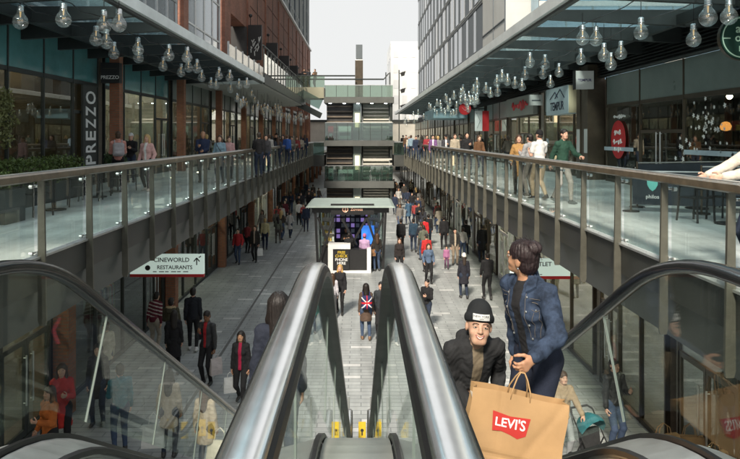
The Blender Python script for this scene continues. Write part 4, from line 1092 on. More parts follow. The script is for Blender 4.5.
for z in (11.6, 13.5):
    b = MB(); b.box(-8.499, -8.47, 48, 107, z, z + .06); b.build('string_course', mat('dark_brick_band', (.13, .045, .03), .85, 0, .2, 3), t)
b = MB(); b.box(-9.6, -8.28, 6, 107.3, 15.91, 16.15); b.build('coping', M_WHITE, t)
b = MB(); b.box(-9.4, -8.5, 6, 40.8, 15.96 - .6, 15.9); b.build('parapet', M_BRICK, t)
b = MB(); b.box(-9.4, -8.5, 40.81, 107, 15.505, 15.9); b.build('parapet', M_BRICK, t)
b = MB(); b.box(-16, -14.9, 2, 107, -4.5, 16); b.build('rear_wall', M_BRICK, t)
b = MB(); b.box(-16, -8.5, 107, 107.4, -4.5, 15.9); b.build('end_wall', M_BRICK, t)
# dark blade signs on the piers
for i, y in enumerate((48, 57, 66, 75, 84)):
    s = thing('blade_sign', ['black blade sign with pale figures, nearest on the brick piers', 'black blade sign second along the brick piers', 'black blade sign third along the brick piers', 'small black blade sign fourth along the brick piers', 'smallest black blade sign, farthest along the brick piers'][i], 'sign', (-8.0, y - .5, 8.4), 'black blade signs on the brick piers')
    b = MB(); b.box(-8.37, -7.35, y - .58, y - .42, 7.3, 9.9); b.build('panel', M_BLACK, s)
    b = MB(); b.cyl((-8.2, y - .5, 9.9), (-8.2, y - .5, 10.5), .03, n=6); b.ball((-8.2, y - .5, 10.6), .14, 8, 6); b.build('bracket', M_BLACK, s)
    b = MB(); q = random.Random(i)
    for _ in range(14): 
        xx, zz = q.uniform(-8.2, -7.5), q.uniform(7.5, 8.6); b.bar((xx, y - .584, zz), (xx + q.uniform(-.2, .2), y - .584, zz + q.uniform(.1, .5)), .06, .004, up=(0, 1, 0))
    b.build('motif', M_LIGHTPANEL, s)
# terrace screen and rail above the left walkway
t = thing('terrace_screen', 'tall glass screen along the terrace above the left canopy', 'balustrade', (-6.9, 33, 4.9))
for i in range(6):
    y = 33.4 + i * 2.0
    b = MB(); b.box(-6.93, -6.91, y, y + 1.94, 5.07, 6.5); b.build('pane', mat('amber_reflecting_glass', (.17, .14, .07), .15, .0, .5, .9, coat=.3), t)  # yellowish reflection painted as the colour of opaque panes
    b = MB(); b.box(-6.97, -6.87, y - .04, y - .005, 4.9, 6.6); b.build('post', M_STEEL, t)
t = thing('terrace_floor', 'terrace slab with pale soffit beyond the end of the left canopy', 'terrace', (-7, 33, 4.4))
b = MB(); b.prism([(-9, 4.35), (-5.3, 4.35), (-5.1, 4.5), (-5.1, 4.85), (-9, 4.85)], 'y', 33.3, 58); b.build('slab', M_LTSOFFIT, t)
b = MB(); b.box(-5.09, -5.0, 33.3, 58, 4.36, 4.9); b.build('edge', M_RIBSTEEL, t)
t = thing('terrace_railing', 'railing of slim dark posts along the terrace edge past the left canopy', 'railing', (-5.1, 34, 4.9))
for i in range(17):
    y = 33.6 + i * 1.4; b = MB(); b.box(-5.13, -5.07, y - .03, y + .03, 4.86, 6.35); b.build('post', M_DARKSTEEL, t)
    g = MB(); g.box(-5.105, -5.095, y + .05, y + 1.33, 5.0, 6.0); g.build('pane', M_GLASS, t)
b = MB(); b.box(-5.14, -5.06, 33.3, 57.8, 6.36, 6.41); b.build('rail', M_DARKSTEEL, t)

# ---------------------------------------------------------------- glass tower behind
t = thing('glass_tower', 'blue glass office tower rising behind the brick building', 'tower', (-15, 80, 16))
b = MB(); b.box(-25, -8.9, 60, 108, 16.16, 60); b.build('curtain_wall', mat('blue_tower_glass', (.10, .17, .22), .12, .5, .35, .25), t)
for i in range(24):
    y = 60.5 + i * 2.05; b = MB(); b.box(-8.9, -8.72, y, y + .22, 16.16, 60); b.build('fin', M_LIGHTPANEL if i % 3 else M_PANEL, t)
for k in range(11):
    b = MB(); b.box(-8.9, -8.82, 60, 108, 18 + k * 3.8, 18.4 + k * 3.8); b.build('floor_band', M_PANEL, t)

# ---------------------------------------------------------------- right office block
t = thing('office_block', 'slate grey office block with tall slot windows above the right canopy', 'building', (9, 70, 4.8))
b = MB(); b.box(9.05, 26, 47.6, 101, 4.62, 44); b.build('wall', M_PANEL, t)
b = MB(); b.box(9.05, 9.3, 40, 47.59, 4.62, 44); b.box(9.301, 26, 40, 47.59, 4.62, 44); b.build('pale_wall', M_LIGHTPANEL, t)
rw = random.Random(5)
for k in range(10):
    z = 4.4 + 3.75 * k
    b = MB(); b.box(9.0, 9.049, 47.6, 101, z + 3.42, z + 3.72); b.build('floor_band', M_FASCIA2, t)
    b = MB(); b.box(8.97, 8.999, 47.6, 101, z + 3.66, z + 3.715); b.build('band_line', M_LIGHTPANEL, t)
M_SLOT = mat('slot_window_glass', (.02, .028, .036), .1, 0, .4, .2, spec=1.0, coat=.5)
nw = 0
for k in range(6):
    z = 4.4 + 3.75 * k
    for i in range(16):
        y = 49.2 + i * 3.3 + (1.2 if k % 2 else 0) + rw.uniform(-.5, .5)
        if nw >= 96: break
        w = rw.choice((1.1, 1.6, 1.6, 2.0)); nw += 1
        f = MB(); f.box(9.015, 9.049, y - .06, y, z + .12, z + 3.41); f.box(9.015, 9.049, y + w, y + w + .06, z + .12, z + 3.41); f.box(9.016, 9.047, y + .001, y + w - .001, z + .12, z + .16); f.box(9.016, 9.047, y + .001, y + w - .001, z + 3.36, z + 3.40); ff = f.build('window', M_STEEL if rw.random() < .3 else M_PANEL, t)
        g = MB(); g.box(9.03, 9.046, y + .001, y + w - .001, z + .161, z + 3.359); g.build('pane', M_SLOT, ff)
b = MB(); b.box(8.99, 9.049, 40.0, 40.12, 4.62, 44); b.box(8.99, 9.049, 43.6, 43.68, 4.62, 44); b.box(8.99, 9.049, 40.12, 47.59, 9.0, 9.06); b.box(8.99, 9.049, 40.12, 47.59, 14.6, 14.66); b.build('panel_joint', M_PANEL, t)
t = thing('glazed_wing', 'dark blue glazed wing above the right canopy beside the pale wall', 'building', (14, 38, 4.8))
b = MB(); b.box(10.6, 26, 38.2, 39.9, 4.62, 44); b.build('curtain_wall', mat('sky_blue_glass', (.34, .50, .62), .06, .85, .25, .3), t)
for k in range(12):
    b = MB(); b.box(10.6, 26, 38.1, 38.19, 6 + k * 3.4, 6.3 + k * 3.4); b.build('floor_band', M_LIGHTPANEL, t)
for i in range(10):
    b = MB(); b.box(10.6 + i * 1.6, 10.68 + i * 1.6, 38.12, 38.195, 4.62, 44); b.build('mullion', M_PANEL, t)
# rear walls that close the right shops, far end of the street
t = thing('pale_block', 'pale distant block past the end of the right canopy', 'building', (8, 150, 0))
b = MB(); b.box(6.5, 16, 140, 160, GZ, 22.5); b.build('wall', mat('far_white_render', (.78, .79, .78), .8, 0, .03, .2), t)  # white haze of distance put into the wall colour
for k in range(6):
    for i in range(3):
        b = MB(); b.box(6.44, 6.499, 142 + i * 5.5, 144.5 + i * 5.5, GZ + 6.5 + k * 3.4, GZ + 8.4 + k * 3.4); b.build('window', mat('far_pale_glass', (.66, .67, .67), .3, 0, .05, .3), t)  # windows faded nearly to the wall tone, haze as colour
        b = MB(); b.box(7.1 + i * 1.9, 8.2 + i * 1.9, 139.94, 139.999, GZ + 6.5 + k * 3.4, GZ + 8.4 + k * 3.4); b.build('window', MATS['far_pale_glass'], t)
t = thing('end_building', 'low building closing the far end of the street', 'building', (0, 112, GZ))
b = MB(); b.box(-16, 16, 112, 120, GZ, 4.2); b.build('wall', M_CREAM, t)
b = MB()
for i in range(9): b.box(-8 + i * 2, -6.8 + i * 2, 111.9, 111.99, GZ + .3, GZ + 3.2)
b.build('window_band', M_DARKGLASS, t)
b = MB(); b.box(-16.2, 16.2, 111.6, 120.2, 4.201, 4.6); b.build('roof_edge', M_DARKSTEEL, t)
for sg in (1,):
    t = thing('rear_wall', 'blank wall behind the right hand shops', 'wall', (15, 50, 0))
    b = MB(); b.box(14.9, 15.2, 4, 110, GZ, 4.6); b.build('wall', M_SHOPWALL3, t)
# three lantern street lamp seen past the tower
t = thing('lamp_post', 'tall dark post with three lanterns against the pale sky right of the tower', 'street lamp', (5.3, 84, 0))
b = MB(); b.cyl((5.0, 84, 0), (5.0, 84, 10.4), .07, n=8); b.build('pole', M_DARKSTEEL, t)
for k, z in enumerate((5.6, 7.7, 9.9)):
    b = MB(); b.bar((5.0, 84, z), (5.5, 84, z + .25), .06, .06); b.prism([(5.15, z + .1), (5.85, z + .35), (5.7, z - .25), (5.3, z - .35)], 'y', 83.8, 84.2); b.build('lantern', M_BLACK, t)

# ---------------------------------------------------------------- stair tower in the middle
t = thing('stair_tower', 'open stair tower with glass landings and dark louvred core in the middle of the street', 'stair tower', (0, 58, GZ))
S = 58 / F
def tx(x): return (x - CX) * S
def tz(y): return EYE - (y - CY) * S
M_GREENGLASS = glass('landing_glass', (.58, .68, .60), .10, .02, .12, (.22, .27, .20))
M_GREEN2 = glass('lower_landing_glass', (.46, .57, .54), .12, .02, .10, (.14, .20, .18))
for y0, y1, gt, gm in ((97, 103, 85.5, M_GREENGLASS), (140.5, 146, 123, M_GREEN2), (181, 188, 166, M_GREEN2)):
    b = MB(); b.box(tx(324), tx(394), 57.9, 64, tz(y1), tz(y0)); b.build('landing_slab', mat('landing_concrete', (.085, .09, .085), .6, 0, .2, .8), t)
    n = 6
    for i in range(n):
        a = tx(325) + (tx(393) - tx(325)) * i / n; c = tx(325) + (tx(393) - tx(325)) * (i + 1) / n
        g = MB(); g.box(a + .02, c - .02, 57.93, 57.95, tz(y0), tz(gt)); g.build('landing_pane', gm, t)
        p = MB(); p.box(a - .02, a + .02, 57.955, 58.0, tz(y0) - .1, tz(gt) + .05); p.build('landing_post', M_DARKSTEEL, t)
    b = MB(); b.box(tx(325), tx(393), 57.9, 57.97, tz(gt) + .001, tz(gt) + .05); b.build('landing_rail', M_STEEL, t)
for y0, y1 in ((103, 140), (146, 181), (188, 215)):
    c = MB(); c.box(tx(326), tx(353), 59.2, 63, tz(y1) + .002, tz(y0) - .002); c.build('core', M_SHOPWALL3, t)
    n = 7
    for k in range(n):
        z = tz(y1) + (tz(y0) - tz(y1)) * (k + .5) / n
        b = MB(); b.prism([(59.05, z - .08), (59.2, z + .02), (59.2, z + .06), (59.05, z - .04)], 'x', tx(326), tx(352)); b.build('louvre', mat('tower_louvre', (.15, .125, .10), .5, .1, .2, 2), t)
    b = MB(); b.box(tx(353.2), tx(361), 58.8, 63, tz(y1) + .002, tz(y0) - .002); b.build('lift_shaft', M_GREYPANEL, t)
    b = MB(); b.box(tx(355), tx(359.5), 58.74, 58.79, tz(y0) - 2.2, tz(y0) - .9); b.build('lit_panel', mat('lit_lift_panel', (.9, .75, .5), .5, emit=(1, .72, .4), estr=.9, var=0), t)
    b = MB(); b.box(tx(361.2), tx(392), 60.1, 60.4, tz(y1) + .002, tz(y0) - .002); b.build('rear_screen', mat('rear_screen_paint', (.40, .43, .37), .5, 0, .15, 1), t)
    b = MB(); b.cyl((tx(391.5), 58.4, tz(y1)), (tx(391.5), 58.4, tz(y0)), .12, n=10); b.build('corner_post', M_DARKSTEEL, t)
    # flight behind with pale open treads
    n = 9
    for k in range(n):
        u = k / n; zz = tz(y1) + .15 + (tz(y0) - tz(y1) - .3) * u
        b = MB(); b.box(tx(363.5), tx(389.5), 58.7 + .12 * k, 58.95 + .12 * k, zz, zz + .12); b.build('tread', M_CREAM, t)
    for q in (362.5, 390):
        b = MB(); b.bar((tx(q), 58.7, tz(y1) + .1), (tx(q), 59.9, tz(y0) - .1), .1, .3); b.build('stringer', M_DARKSTEEL, t)
for y0, y1 in ((123, 139), (160, 181)):
    for k in range(5):
        z = tz(y1) + .2 + (tz(y0) - tz(y1) - .2) * k / 4
        b = MB(); b.box(tx(363), tx(392), 58.05, 58.1, z, z + .13); b.build('slat', M_CREAM, t)
for q in (329, 357, 384):
    b = MB(); b.box(tx(q) - .25, tx(q) + .25, 59.5, 60.2, GZ, tz(215)); b.build('base_column', M_DARKSTEEL, t)
for k in range(5):
    b = MB(); b.cyl((tx(330 + k * 14), 58.4, tz(103) - .04), (tx(330 + k * 14), 58.4, tz(103) - .001), .12, n=8); b.build('downlight', M_COOLLIGHT, t)
b = MB(); b.box(tx(355), tx(363), 59, 60, tz(97) + .001, tz(59)); b.build('pylon', M_BRONZE, t)
b = MB(); b.box(tx(355.5), tx(362.5), 59.05, 59.95, tz(59) + .001, tz(57.5)); b.build('pylon_light', M_WHITE, t)
b = MB(); b.box(tx(355.8), tx(362.5), 59, 60, tz(57.5) + .001, tz(43)); b.build('pylon_top', M_PANEL, t)
# posters on the landings
for (x0, x1, y0, y1, m, lab) in ((327.5, 333, 126, 140, M_RED, 'red and white poster behind the middle landing glass'), (338, 351, 126, 139, M_SIGNPALE, 'pale poster behind the middle landing glass'), (338, 353, 170, 180.5, M_SIGNPALE, 'wide pale screen behind the lowest landing glass'), (328, 333, 169, 180, M_SIGNPALE, 'narrow pale poster behind the lowest landing glass')):
    p = thing('poster', lab, 'poster', (tx(x0), 59, tz(y1))); b = MB(); b.box(tx(x0), tx(x1), 58.9, 58.94, tz(y1), tz(y0)); b.build('board', m, p)
    b = MB(); b.box(tx(x0) + .1, tx(x1) - .1, 58.895, 58.899, tz(y1) + .3, tz(y1) + .6); b.build('print', M_WHITE if m is M_RED else M_PANEL, p)
# footbridges joining the tower
t = thing('footbridge', 'upper footbridge with pale olive sides from the brick building to the tower', 'bridge', (-4, 59, 5))
b = MB(); b.box(-9.2, tx(324) - .02, 58.2, 61, tz(98), tz(87)); b.build('deck_side', mat('olive_cladding', (.27, .265, .19), .5, 0, .12, .6), t)
for i in range(4):
    a = -9 + i * 1.43; g = MB(); g.box(a + .02, a + 1.4, 58.24, 58.26, tz(87), tz(76)); g.build('pane', M_GREENGLASS, t)
for z_ in (75.5, 79):
    b = MB(); b.cyl((tx(288), 58.3, tz(z_)), (tx(384 if z_ > 76 else 355), 58.3, tz(z_)), .07, n=6); b.build('rail', M_DARKSTEEL, t)
b = MB(); b.bar((tx(384), 58.3, tz(79)), (tx(389), 58.3, tz(73)), .1, .1); b.build('rail_end', M_DARKSTEEL, t)
for q in (386, 390): b = MB(); b.cyl((tx(q), 58.3, tz(86)), (tx(q), 58.3, tz(72)), .05, n=6); b.build('rail_post', M_DARKSTEEL, t)
for sg, a, c in ((-1, XL - .5, tx(324) - .02), (1, tx(394) + .02, XR + .5)):
    t = thing('link_bridge', f'short glazed link bridge from the stair tower to the {"left" if sg < 0 else "right"} walkway', 'bridge', ((a + c) / 2, 60, 0))
    b = MB(); b.box(a, c, 58.6, 62, -1.1, -.05); b.build('deck', M_FASCIA, t)
    g = MB(); g.box(a, c, 58.6, 58.62, -.049, 1.1); g.build('pane', M_GREEN2, t)
    b = MB(); b.box(a, c, 58.56, 58.66, 1.101, 1.16); b.build('rail', M_STEEL, t)
# inclined stair beneath the bridge on the left
t = thing('stair_flight', 'sloping stair under the footbridge on the left of the tower', 'stairs', (-5, 58, 0))
b = MB(); b.bar((-6.6, 56, tz(99)), (-3.6, 57.5, tz(116)), .2, .5); b.build('stringer', M_DARKSTEEL, t)
b = MB(); b.bar((-6.6, 55.9, tz(99) + 1.0), (-3.6, 57.4, tz(116) + 1.0), .06, .9); b.build('side_pane', M_GREEN2, t)
# ---------------------------------------------------------------- signs
# vertical restaurant lettering
t = thing('lettering_sign', 'tall dark panel with big white letters running up it beside the left restaurant', 'sign', (-8.9, 20.9, 1))
b = MB(); b.box(-8.93, -8.86, 20.42, 21.48, .55, 3.28); b.build('panel', M_DARKSTEEL, t)
zz = .70
for ch in 'PREZZO':
    me = text_mesh(ch, 1.0, .01); xs = [v.co.x for v in me.vertices]; ys = [v.co.y for v in me.vertices]
    w, h = max(xs) - min(xs), max(ys) - min(ys); L_ = .31 if ch not in 'O' else .42
    cx, cyy = (max(xs) + min(xs)) / 2, (max(ys) + min(ys)) / 2
    # letters lie on their side and read upwards: letter x -> +Z, letter y -> -(-Y)
    for v in me.vertices:
        a, q, d = (v.co.x - cx) / w * L_, (v.co.y - cyy) / h * .74, v.co.z
        v.co = Vector((-8.845 + d, 20.95 - q, zz + L_ / 2 + a))
    me.materials.append(M_TEXTW); o = bpy.data.objects.new('letter', me); col.objects.link(o)
    me.transform(Matrix.Translation(-root_loc(t))); o.parent = t
    zz += L_ + .085
def sign_box(name, label, cat, x0, x1, y0, y1, z0, z1, m, frame=None):
    t = thing(name, label, cat, ((x0 + x1) / 2, (y0 + y1) / 2, z0))
    b = MB(); b.box(x0, x1, y0, y1, z0, z1); b.build('panel', m, t)
    return t
t = sign_box('blade_sign', 'small black projecting sign with white capitals on the nearest brick column', 'sign', -8.74, -8.12, 21.5, 21.75, 3.42, 4.10, M_BLACK)
text('PREZZO', .165, M_TEXTW, t, (-8.435, 21.494, 3.60), (1, 0, 0), (0, 0, 1))
b = MB(); b.box(-8.68, -8.2, 21.49, 21.499, 3.90, 3.915); b.build('rule', M_BRONZE, t)
t = sign_box('blade_sign', 'small square white projecting sign with dark violet capitals on the right', 'sign', 7.95, 8.62, 23.7, 23.95, 3.38, 4.05, M_WHITE)
text('TEMPUR', .135, mat('violet_print', (.05, .03, .16), .5, 0, 0), t, (8.285, 23.694, 3.7), (1, 0, 0), (0, 0, 1))
b = MB(); 
for q in ((7.93, 7.949), (8.621, 8.64)): b.box(q[0], q[1], 23.68, 23.97, 3.36, 4.07)
b.build('frame', M_BLACK, t)
# logo box on the fascia
t = thing('logo_sign', 'pale blue fascia sign with a line of peaks above dark capitals', 'sign', (8.3, 27, 2.5))
b = MB(); b.box(8.25, 8.72, 25.5, 28.5, 2.55, 3.68); b.build('panel', mat('pale_blue_sign', (.46, .55, .58), .45, 0, .05, 2), t)
b = MB(); b.box(8.27, 8.70, 25.46, 25.499, 2.57, 3.66); b.build('end_panel', mat('cream_sign_end', (.62, .54, .36), .5, 0, .05, 2), t)
text('TEMPUR', .50, mat('dark_navy_print', (.02, .025, .05), .5, 0, 0), t, (8.244, 26.95, 2.88), (0, -1, 0), (0, 0, 1))
b = MB()
for pts in (((27.9, 3.22), (27.2, 3.5), (26.8, 3.25)), ((27.2, 3.22), (26.5, 3.58), (25.95, 3.2))):
    for (a, c) in zip(pts[:-1], pts[1:]): b.bar((8.243, a[0], a[1]), (8.243, c[0], c[1]), .01, .05, up=(1, 0, 0))
b.build('peaks', mat('dark_navy_print', (0, 0, 0)), t)
# grey fascia with red script
def script(parent, m, x, ya, yb, zc, h, seed, n=7, r=.03, face='x'):
    q = random.Random(seed); pts = []
    for i in range(n * 10 + 1):
        u = i / (n * 10); k = u * n * 2 * math.pi
        a = ya + (yb - ya) * u + .05 * math.sin(k) * (1 if yb > ya else -1); z = zc + h * .5 * math.sin(k * 1.0 + .6 * math.sin(u * 17)) * (.6 + .4 * math.sin(u * 9 + seed)) + .1 * h * u
        pts.append((x, a, z) if face == 'x' else (a, x, z))
    b = MB(); b.tube(pts, r, 5); return b.build('script', m, parent)
t = thing('fascia_sign', 'grey fascia sign with red handwritten script', 'sign', (8.6, 34, 2.8))
b = MB(); b.box(8.5, 8.73, 31.6, 37.4, 2.75, 3.75); b.build('panel', mat('warm_grey_sign', (.25, .25, .22), .5, 0, .1, 1), t)
script(t, M_RED, 8.47, 35.8, 32.6, 3.25, .5, 2, 6, .05)
t = thing('round_sign', 'round red projecting sign with a pale mark', 'sign', (7.6, 44.6, 3.5))
cx_, cz_ = 7.25, 3.56
b = MB(); b.cyl((cx_, 44.6, cz_), (cx_, 44.75, cz_), .42, n=24); b.build('disc', M_RED, t)
b = MB(); b.bar((cx_ - .2, 44.59, cz_ + .08), (cx_, 44.59, cz_ - .12), .01, .06, up=(0, 1, 0)); b.bar((cx_, 44.59, cz_ - .12), (cx_ + .22, 44.59, cz_ + .12), .01, .06, up=(0, 1, 0)); b.build('mark', M_WHITE, t)
b = MB(); b.box(cx_ + .42, 8.7, 44.64, 44.7, cz_ - .03, cz_ + .03); b.build('bracket', M_BLACK, t)
t = thing('poster', 'white and red poster panel beside the shop front on the right walkway', 'poster', (8.4, 43.0, 2))
b = MB(); b.box(7.65, 8.15, 43.0, 43.08, 2.0, 3.35); b.build('white_half', M_WHITE, t)
b = MB(); b.box(8.16, 8.6, 43.0, 43.08, 2.0, 3.35); b.build('red_half', M_RED, t)
b = MB(); b.bar((7.75, 42.99, 3.2), (8.0, 42.99, 2.7), .01, .08, up=(0, 1, 0)); b.bar((8.0, 42.99, 2.7), (7.8, 42.99, 2.2), .01, .08, up=(0, 1, 0)); b.build('stroke', M_PANEL, t)
t = sign_box('blade_sign', 'small pale projecting sign beside the grey fascia with red script', 'sign', 8.0, 8.6, 30.3, 30.5, 3.1, 3.6, M_LIGHTPANEL)
b = MB(); b.box(8.08, 8.5, 30.29, 30.299, 3.3, 3.36); b.build('rule', M_PANEL, t)
t = sign_box('shop_canopy', 'pale blue shop canopy far along the right walkway', 'awning', 5.9, 8.7, 52.2, 59, 3.15, 3.9, mat('pale_blue_awning', (.25, .36, .40), .6, 0, .1, 1))
# round green sign, top right
t = thing('round_sign', 'round dark green sign with pale ring and letters near the top right lamps', 'sign', (7.9, 13.6, 3.6))
gx, gy, gz_ = 8.05, 13.5, 3.70
b = MB(); b.cyl((gx, gy, gz_), (gx, gy + .14, gz_), .46, n=32); b.build('disc', mat('bottle_green', (.012, .045, .032), .4, 0, .1, 3), t)
pale = mat('pale_green_print', (.45, .62, .48), .5, 0, 0)
b = MB(); b.tube([(gx + .42 * math.cos(a * math.pi / 20), gy - .005, gz_ + .42 * math.sin(a * math.pi / 20)) for a in range(40)], .014, 5, closed=True); b.build('ring', pale, t)
b = MB(); b.cyl((gx, gy + .012, gz_), (gx, gy + .128, gz_), .475, n=32, caps=False); b.build('rim', M_BRONZE, t)
b = MB(); b.box(gx - .42, gx - .26, gy - .012, gy - .001, gz_ - .03, gz_ - .005); b.build('rule', pale, t)
text('ao', .26, pale, t, (gx - .02, gy - .004, gz_ + .18), (1, 0, 0), (0, 0, 1)); text('obo', .24, pale, t, (gx + .03, gy - .004, gz_ - .01), (1, 0, 0), (0, 0, 1)); text('no', .24, pale, t, (gx + .04, gy - .004, gz_ - .22), (1, 0, 0), (0, 0, 1))
b = MB(); b.box(gx + .47, 8.9, gy + .04, gy + .1, gz_ - .03, gz_ + .03); b.build('bracket', M_BLACK, t)
# hanging direction signs under the walkways
def hang(sg, x0, x1, Y, z0, z1, label):
    t = thing('hanging_sign', label, 'sign', ((x0 + x1) / 2, Y, z0))
    b = MB(); b.box(x0, x1, Y, Y + .1, z0 + .085, z1); b.build('panel', mat('backlit_sign_face', (.58, .70, .63), .45, 0, 0, 2, emit=(.78, .95, .86), estr=.28), t)
    b = MB(); b.box(x0, x1, Y - .002, Y + .102, z0, z0 + .083); b.build('red_strip', M_RED, t)
    b = MB()
    for q in (x0 + .15, x1 - .15): b.cyl((q, Y + .05, z1), (q, Y + .05, -1.0), .015, n=6)
    b.build('hanger', M_DARKSTEEL, t); return t
Y = 18.0
t = hang(-1, -6.5, -4.42, Y, -2.34, -1.70, 'pale hanging sign reading RESTAURANTS with a red strip under the left walkway')
text('CINEWORLD', .17, M_TEXTK, t, (-5.33, Y - .004, -1.86), (1, 0, 0), (0, 0, 1)); text('RESTAURANTS', .15, M_TEXTK, t, (-5.24, Y - .004, -2.07), (1, 0, 0), (0, 0, 1))
b = MB(); [b.box(-5.85 + k * .17, -5.85 + k * .17 + .10 + .04 * (k % 2), Y - .006, Y - .001, -2.20, -2.175) for k in range(6)]; b.build('small_print', M_PANEL, t)
b = MB(); b.bar((-4.62, Y - .004, -2.0), (-4.62, Y - .004, -1.8), .03, .006, up=(0, 1, 0)); b.bar((-4.62, Y - .004, -1.8), (-4.70, Y - .004, -1.9), .03, .006, up=(0, 1, 0)); b.bar((-4.62, Y - .004, -1.8), (-4.54, Y - .004, -1.9), .03, .006, up=(0, 1, 0)); b.bar((-4.56, Y - .004, -1.79), (-4.50, Y - .004, -1.75), .03, .006, up=(0, 1, 0)); b.build('arrow', M_TEXTK, t)
b = MB(); b.cyl((-6.0, Y - .006, -2.08), (-6.0, Y - .001, -2.08), .075, n=16); b.build('icon', M_TEXTK, t)
t = hang(1, 4.25, 6.05, Y + .2, -2.44, -1.86, 'pale hanging sign reading OUTLET with a red strip under the right walkway')
text('ES OUTLET', .17, M_TEXTK, t, (5.0, Y + .196, -2.02), (1, 0, 0), (0, 0, 1)); text('INETS', .15, M_TEXTK, t, (4.83, Y + .196, -2.21), (1, 0, 0), (0, 0, 1)); b = MB(); [b.box(4.6 + k * .12, 4.6 + k * .12 + .07 + .03 * (k % 2), Y + .194, Y + .199, -2.32, -2.30) for k in range(5)]; b.build('small_print', M_PANEL, t)
# window decals on the right
t = thing('window_decal', 'red bauble shaped window decal with white script', 'decal', (8.93, 22.3, 1))
bp = [(22.25 + .62 * math.cos(a) * (1 + .1 * math.sin(a)), 1.42 + .72 * math.sin(a) * (1.05 if math.sin(a) > 0 else .8)) for a in [i * math.pi / 14 for i in range(28)]]
b = MB(); b.prism(bp, 'x', 8.935, 8.943); b.build('bauble', M_RED, t)
for k, (z, a, c) in enumerate(((1.75, 22.55, 22.0), (1.42, 22.65, 21.9), (1.15, 22.6, 21.95))): script(t, M_TEXTW, 8.925, a, c, z, .18, k, 4, .018)
t = thing('window_decal', 'thin red and white script strip above the red bauble decal', 'decal', (8.93, 22.2, 2.3))
script(t, M_TEXTW, 8.925, 22.6, 21.6, 2.3, .14, 9, 7, .02)
t = thing('window_decal', 'cluster of white flower decals on the dark restaurant window', 'decal', (8.93, 16, 1.5))
q = random.Random(4)
for k in range(54):
    y = 16.4 + q.gauss(0, .9); z = 1.75 + q.gauss(0, .5)
    if not (15.0 < y < 19 and .3 < z < 2.6): continue
    r = q.uniform(.02, .06); b = MB()
    b.prism([(y + r * (1 + .45 * math.cos(5 * a)) * math.cos(a), z + r * (1 + .45 * math.cos(5 * a)) * math.sin(a)) for a in [i * math.pi / 10 for i in range(20)]], 'x', 8.93, 8.938); b.build('flower', M_TEXTW, t)
for i, (y0, y1) in enumerate(((9.0, 14.6), (15.0, 17.7), (21.0, 23.5))):
    t = thing('window_stripe', ['pale manifestation stripe across the nearest right window', 'pale manifestation stripe below the white flower decals', 'pale manifestation stripe under the red bauble decal'][i], 'decal', (8.93, y0, 1.1), 'pale stripes on the right windows')
    b = MB(); b.box(8.93, 8.936, y0, y1, 1.12, 1.25); b.build('strip', mat('frosted_film', (.45, .55, .6), .5, 0, .05, 4), t)
t = thing('pendant_lamp', 'glowing orange pendant shade inside the right restaurant window', 'pendant lamp', (10.2, 17.9, 1.9))
b = MB(); b.lathe([(.03, .13), (.1, .10), (.15, 0), (.12, -.1), (.03, -.13)], (10.2, 17.9, 1.9), 16); b.build('shade', mat('orange_shade_glow', (.8, .3, .08), .6, emit=(1, .35, .08), estr=1.2, var=0), t, True)
b = MB(); b.cyl((10.2, 17.9, 2.02), (10.2, 17.9, 3.6), .01, n=5); b.build('cord', M_BLACK, t)
# pilaster between the right shop fronts
t = thing('pilaster', 'bronze clad pilaster between the red decal window and the pale signs', 'pilaster', (8.6, 24.2, 0))
for k in range(3):
    b = MB(); b.box(8.45 + .03 * (k % 2), 9.1, 23.86 + k * .42, 24.26 + k * .42, .004, 4.3); b.build('clad_panel', M_BRONZE, t)
for k in range(2):
    b = MB(); b.box(8.43, 8.449, 23.9 + k * .84, 24.2 + k * .84, 1.0, 1.9); b.build('notice', M_LIGHTPANEL, t)

# ---------------------------------------------------------------- kiosk
KYY = 29.6
t = thing('kiosk', 'black framed glass phone kiosk with crossed braces under a pale flat roof', 'kiosk', (-.45, KYY + 1.6, GZ))
kx = lambda x, Y=KYY: (x - CX) / F * Y
x0, x1 = kx(312.5), kx(388.5); zt = GZ + 2.75
def kbar(*a, nm='brace'): bb = MB(); bb.bar(*a); return bb.build(nm, M_BLACK, t)
for x in (x0 + .25, x1 - .25):
    for y in (KYY, KYY + 3.0): kbar((x, y, GZ), (x + (.12 if x < -.4 else -.12) * -1, y, zt), .11, .11, nm='post')
for a, c in ((x0 + .25, x0 + 1.0), (x1 - .25, x1 - 1.0)):
    kbar((a, KYY - .02, GZ + .1), (c, KYY - .02, zt - .35), .10, .08, (0, 1, 0)); kbar((c, KYY - .03, GZ + .5), (a, KYY - .03, zt - .35), .10, .08, (0, 1, 0))
kbar((-.9, KYY - .02, zt - .4), (-.2, KYY - .02, GZ + 1.1), .10, .08, (0, 1, 0)); kbar((.25, KYY - .03, zt - .4), (-.45, KYY - .03, GZ + 1.1), .10, .08, (0, 1, 0))
b = MB(); b.prism([(x0 - .3, zt + .12), (x1 + .3, zt + .12), (x1 + .15, zt + .2), (x0 - .15, zt + .2)], 'y', KYY - .4, KYY + 3.5); b.build('roof', mat('kiosk_roof', (.33, .40, .37), .5, 0, .15, 2), t)
b = MB(); b.box(x0 - .02, x1 + .02, KYY - .1, KYY + 3.1, zt - .14, zt + .119); b.build('roof_beam', M_BLACK, t)
b = MB(); b.box(kx(331), kx(374), KYY - .25, KYY - .11, zt - .22, zt + .28); so = b.build('sign_board', M_BLACK, t)
cop = mat('copper_lettering', (.75, .42, .28), .4, .2, 0, emit=(.9, .5, .35), estr=.25)
b = MB(); b.tube([(-.72 + .12 * math.cos(a * math.pi / 10), KYY - .262, zt + .03 + .12 * math.sin(a * math.pi / 10)) for a in range(20)], .02, 5, closed=True); b.build('emblem_ring', cop, so)
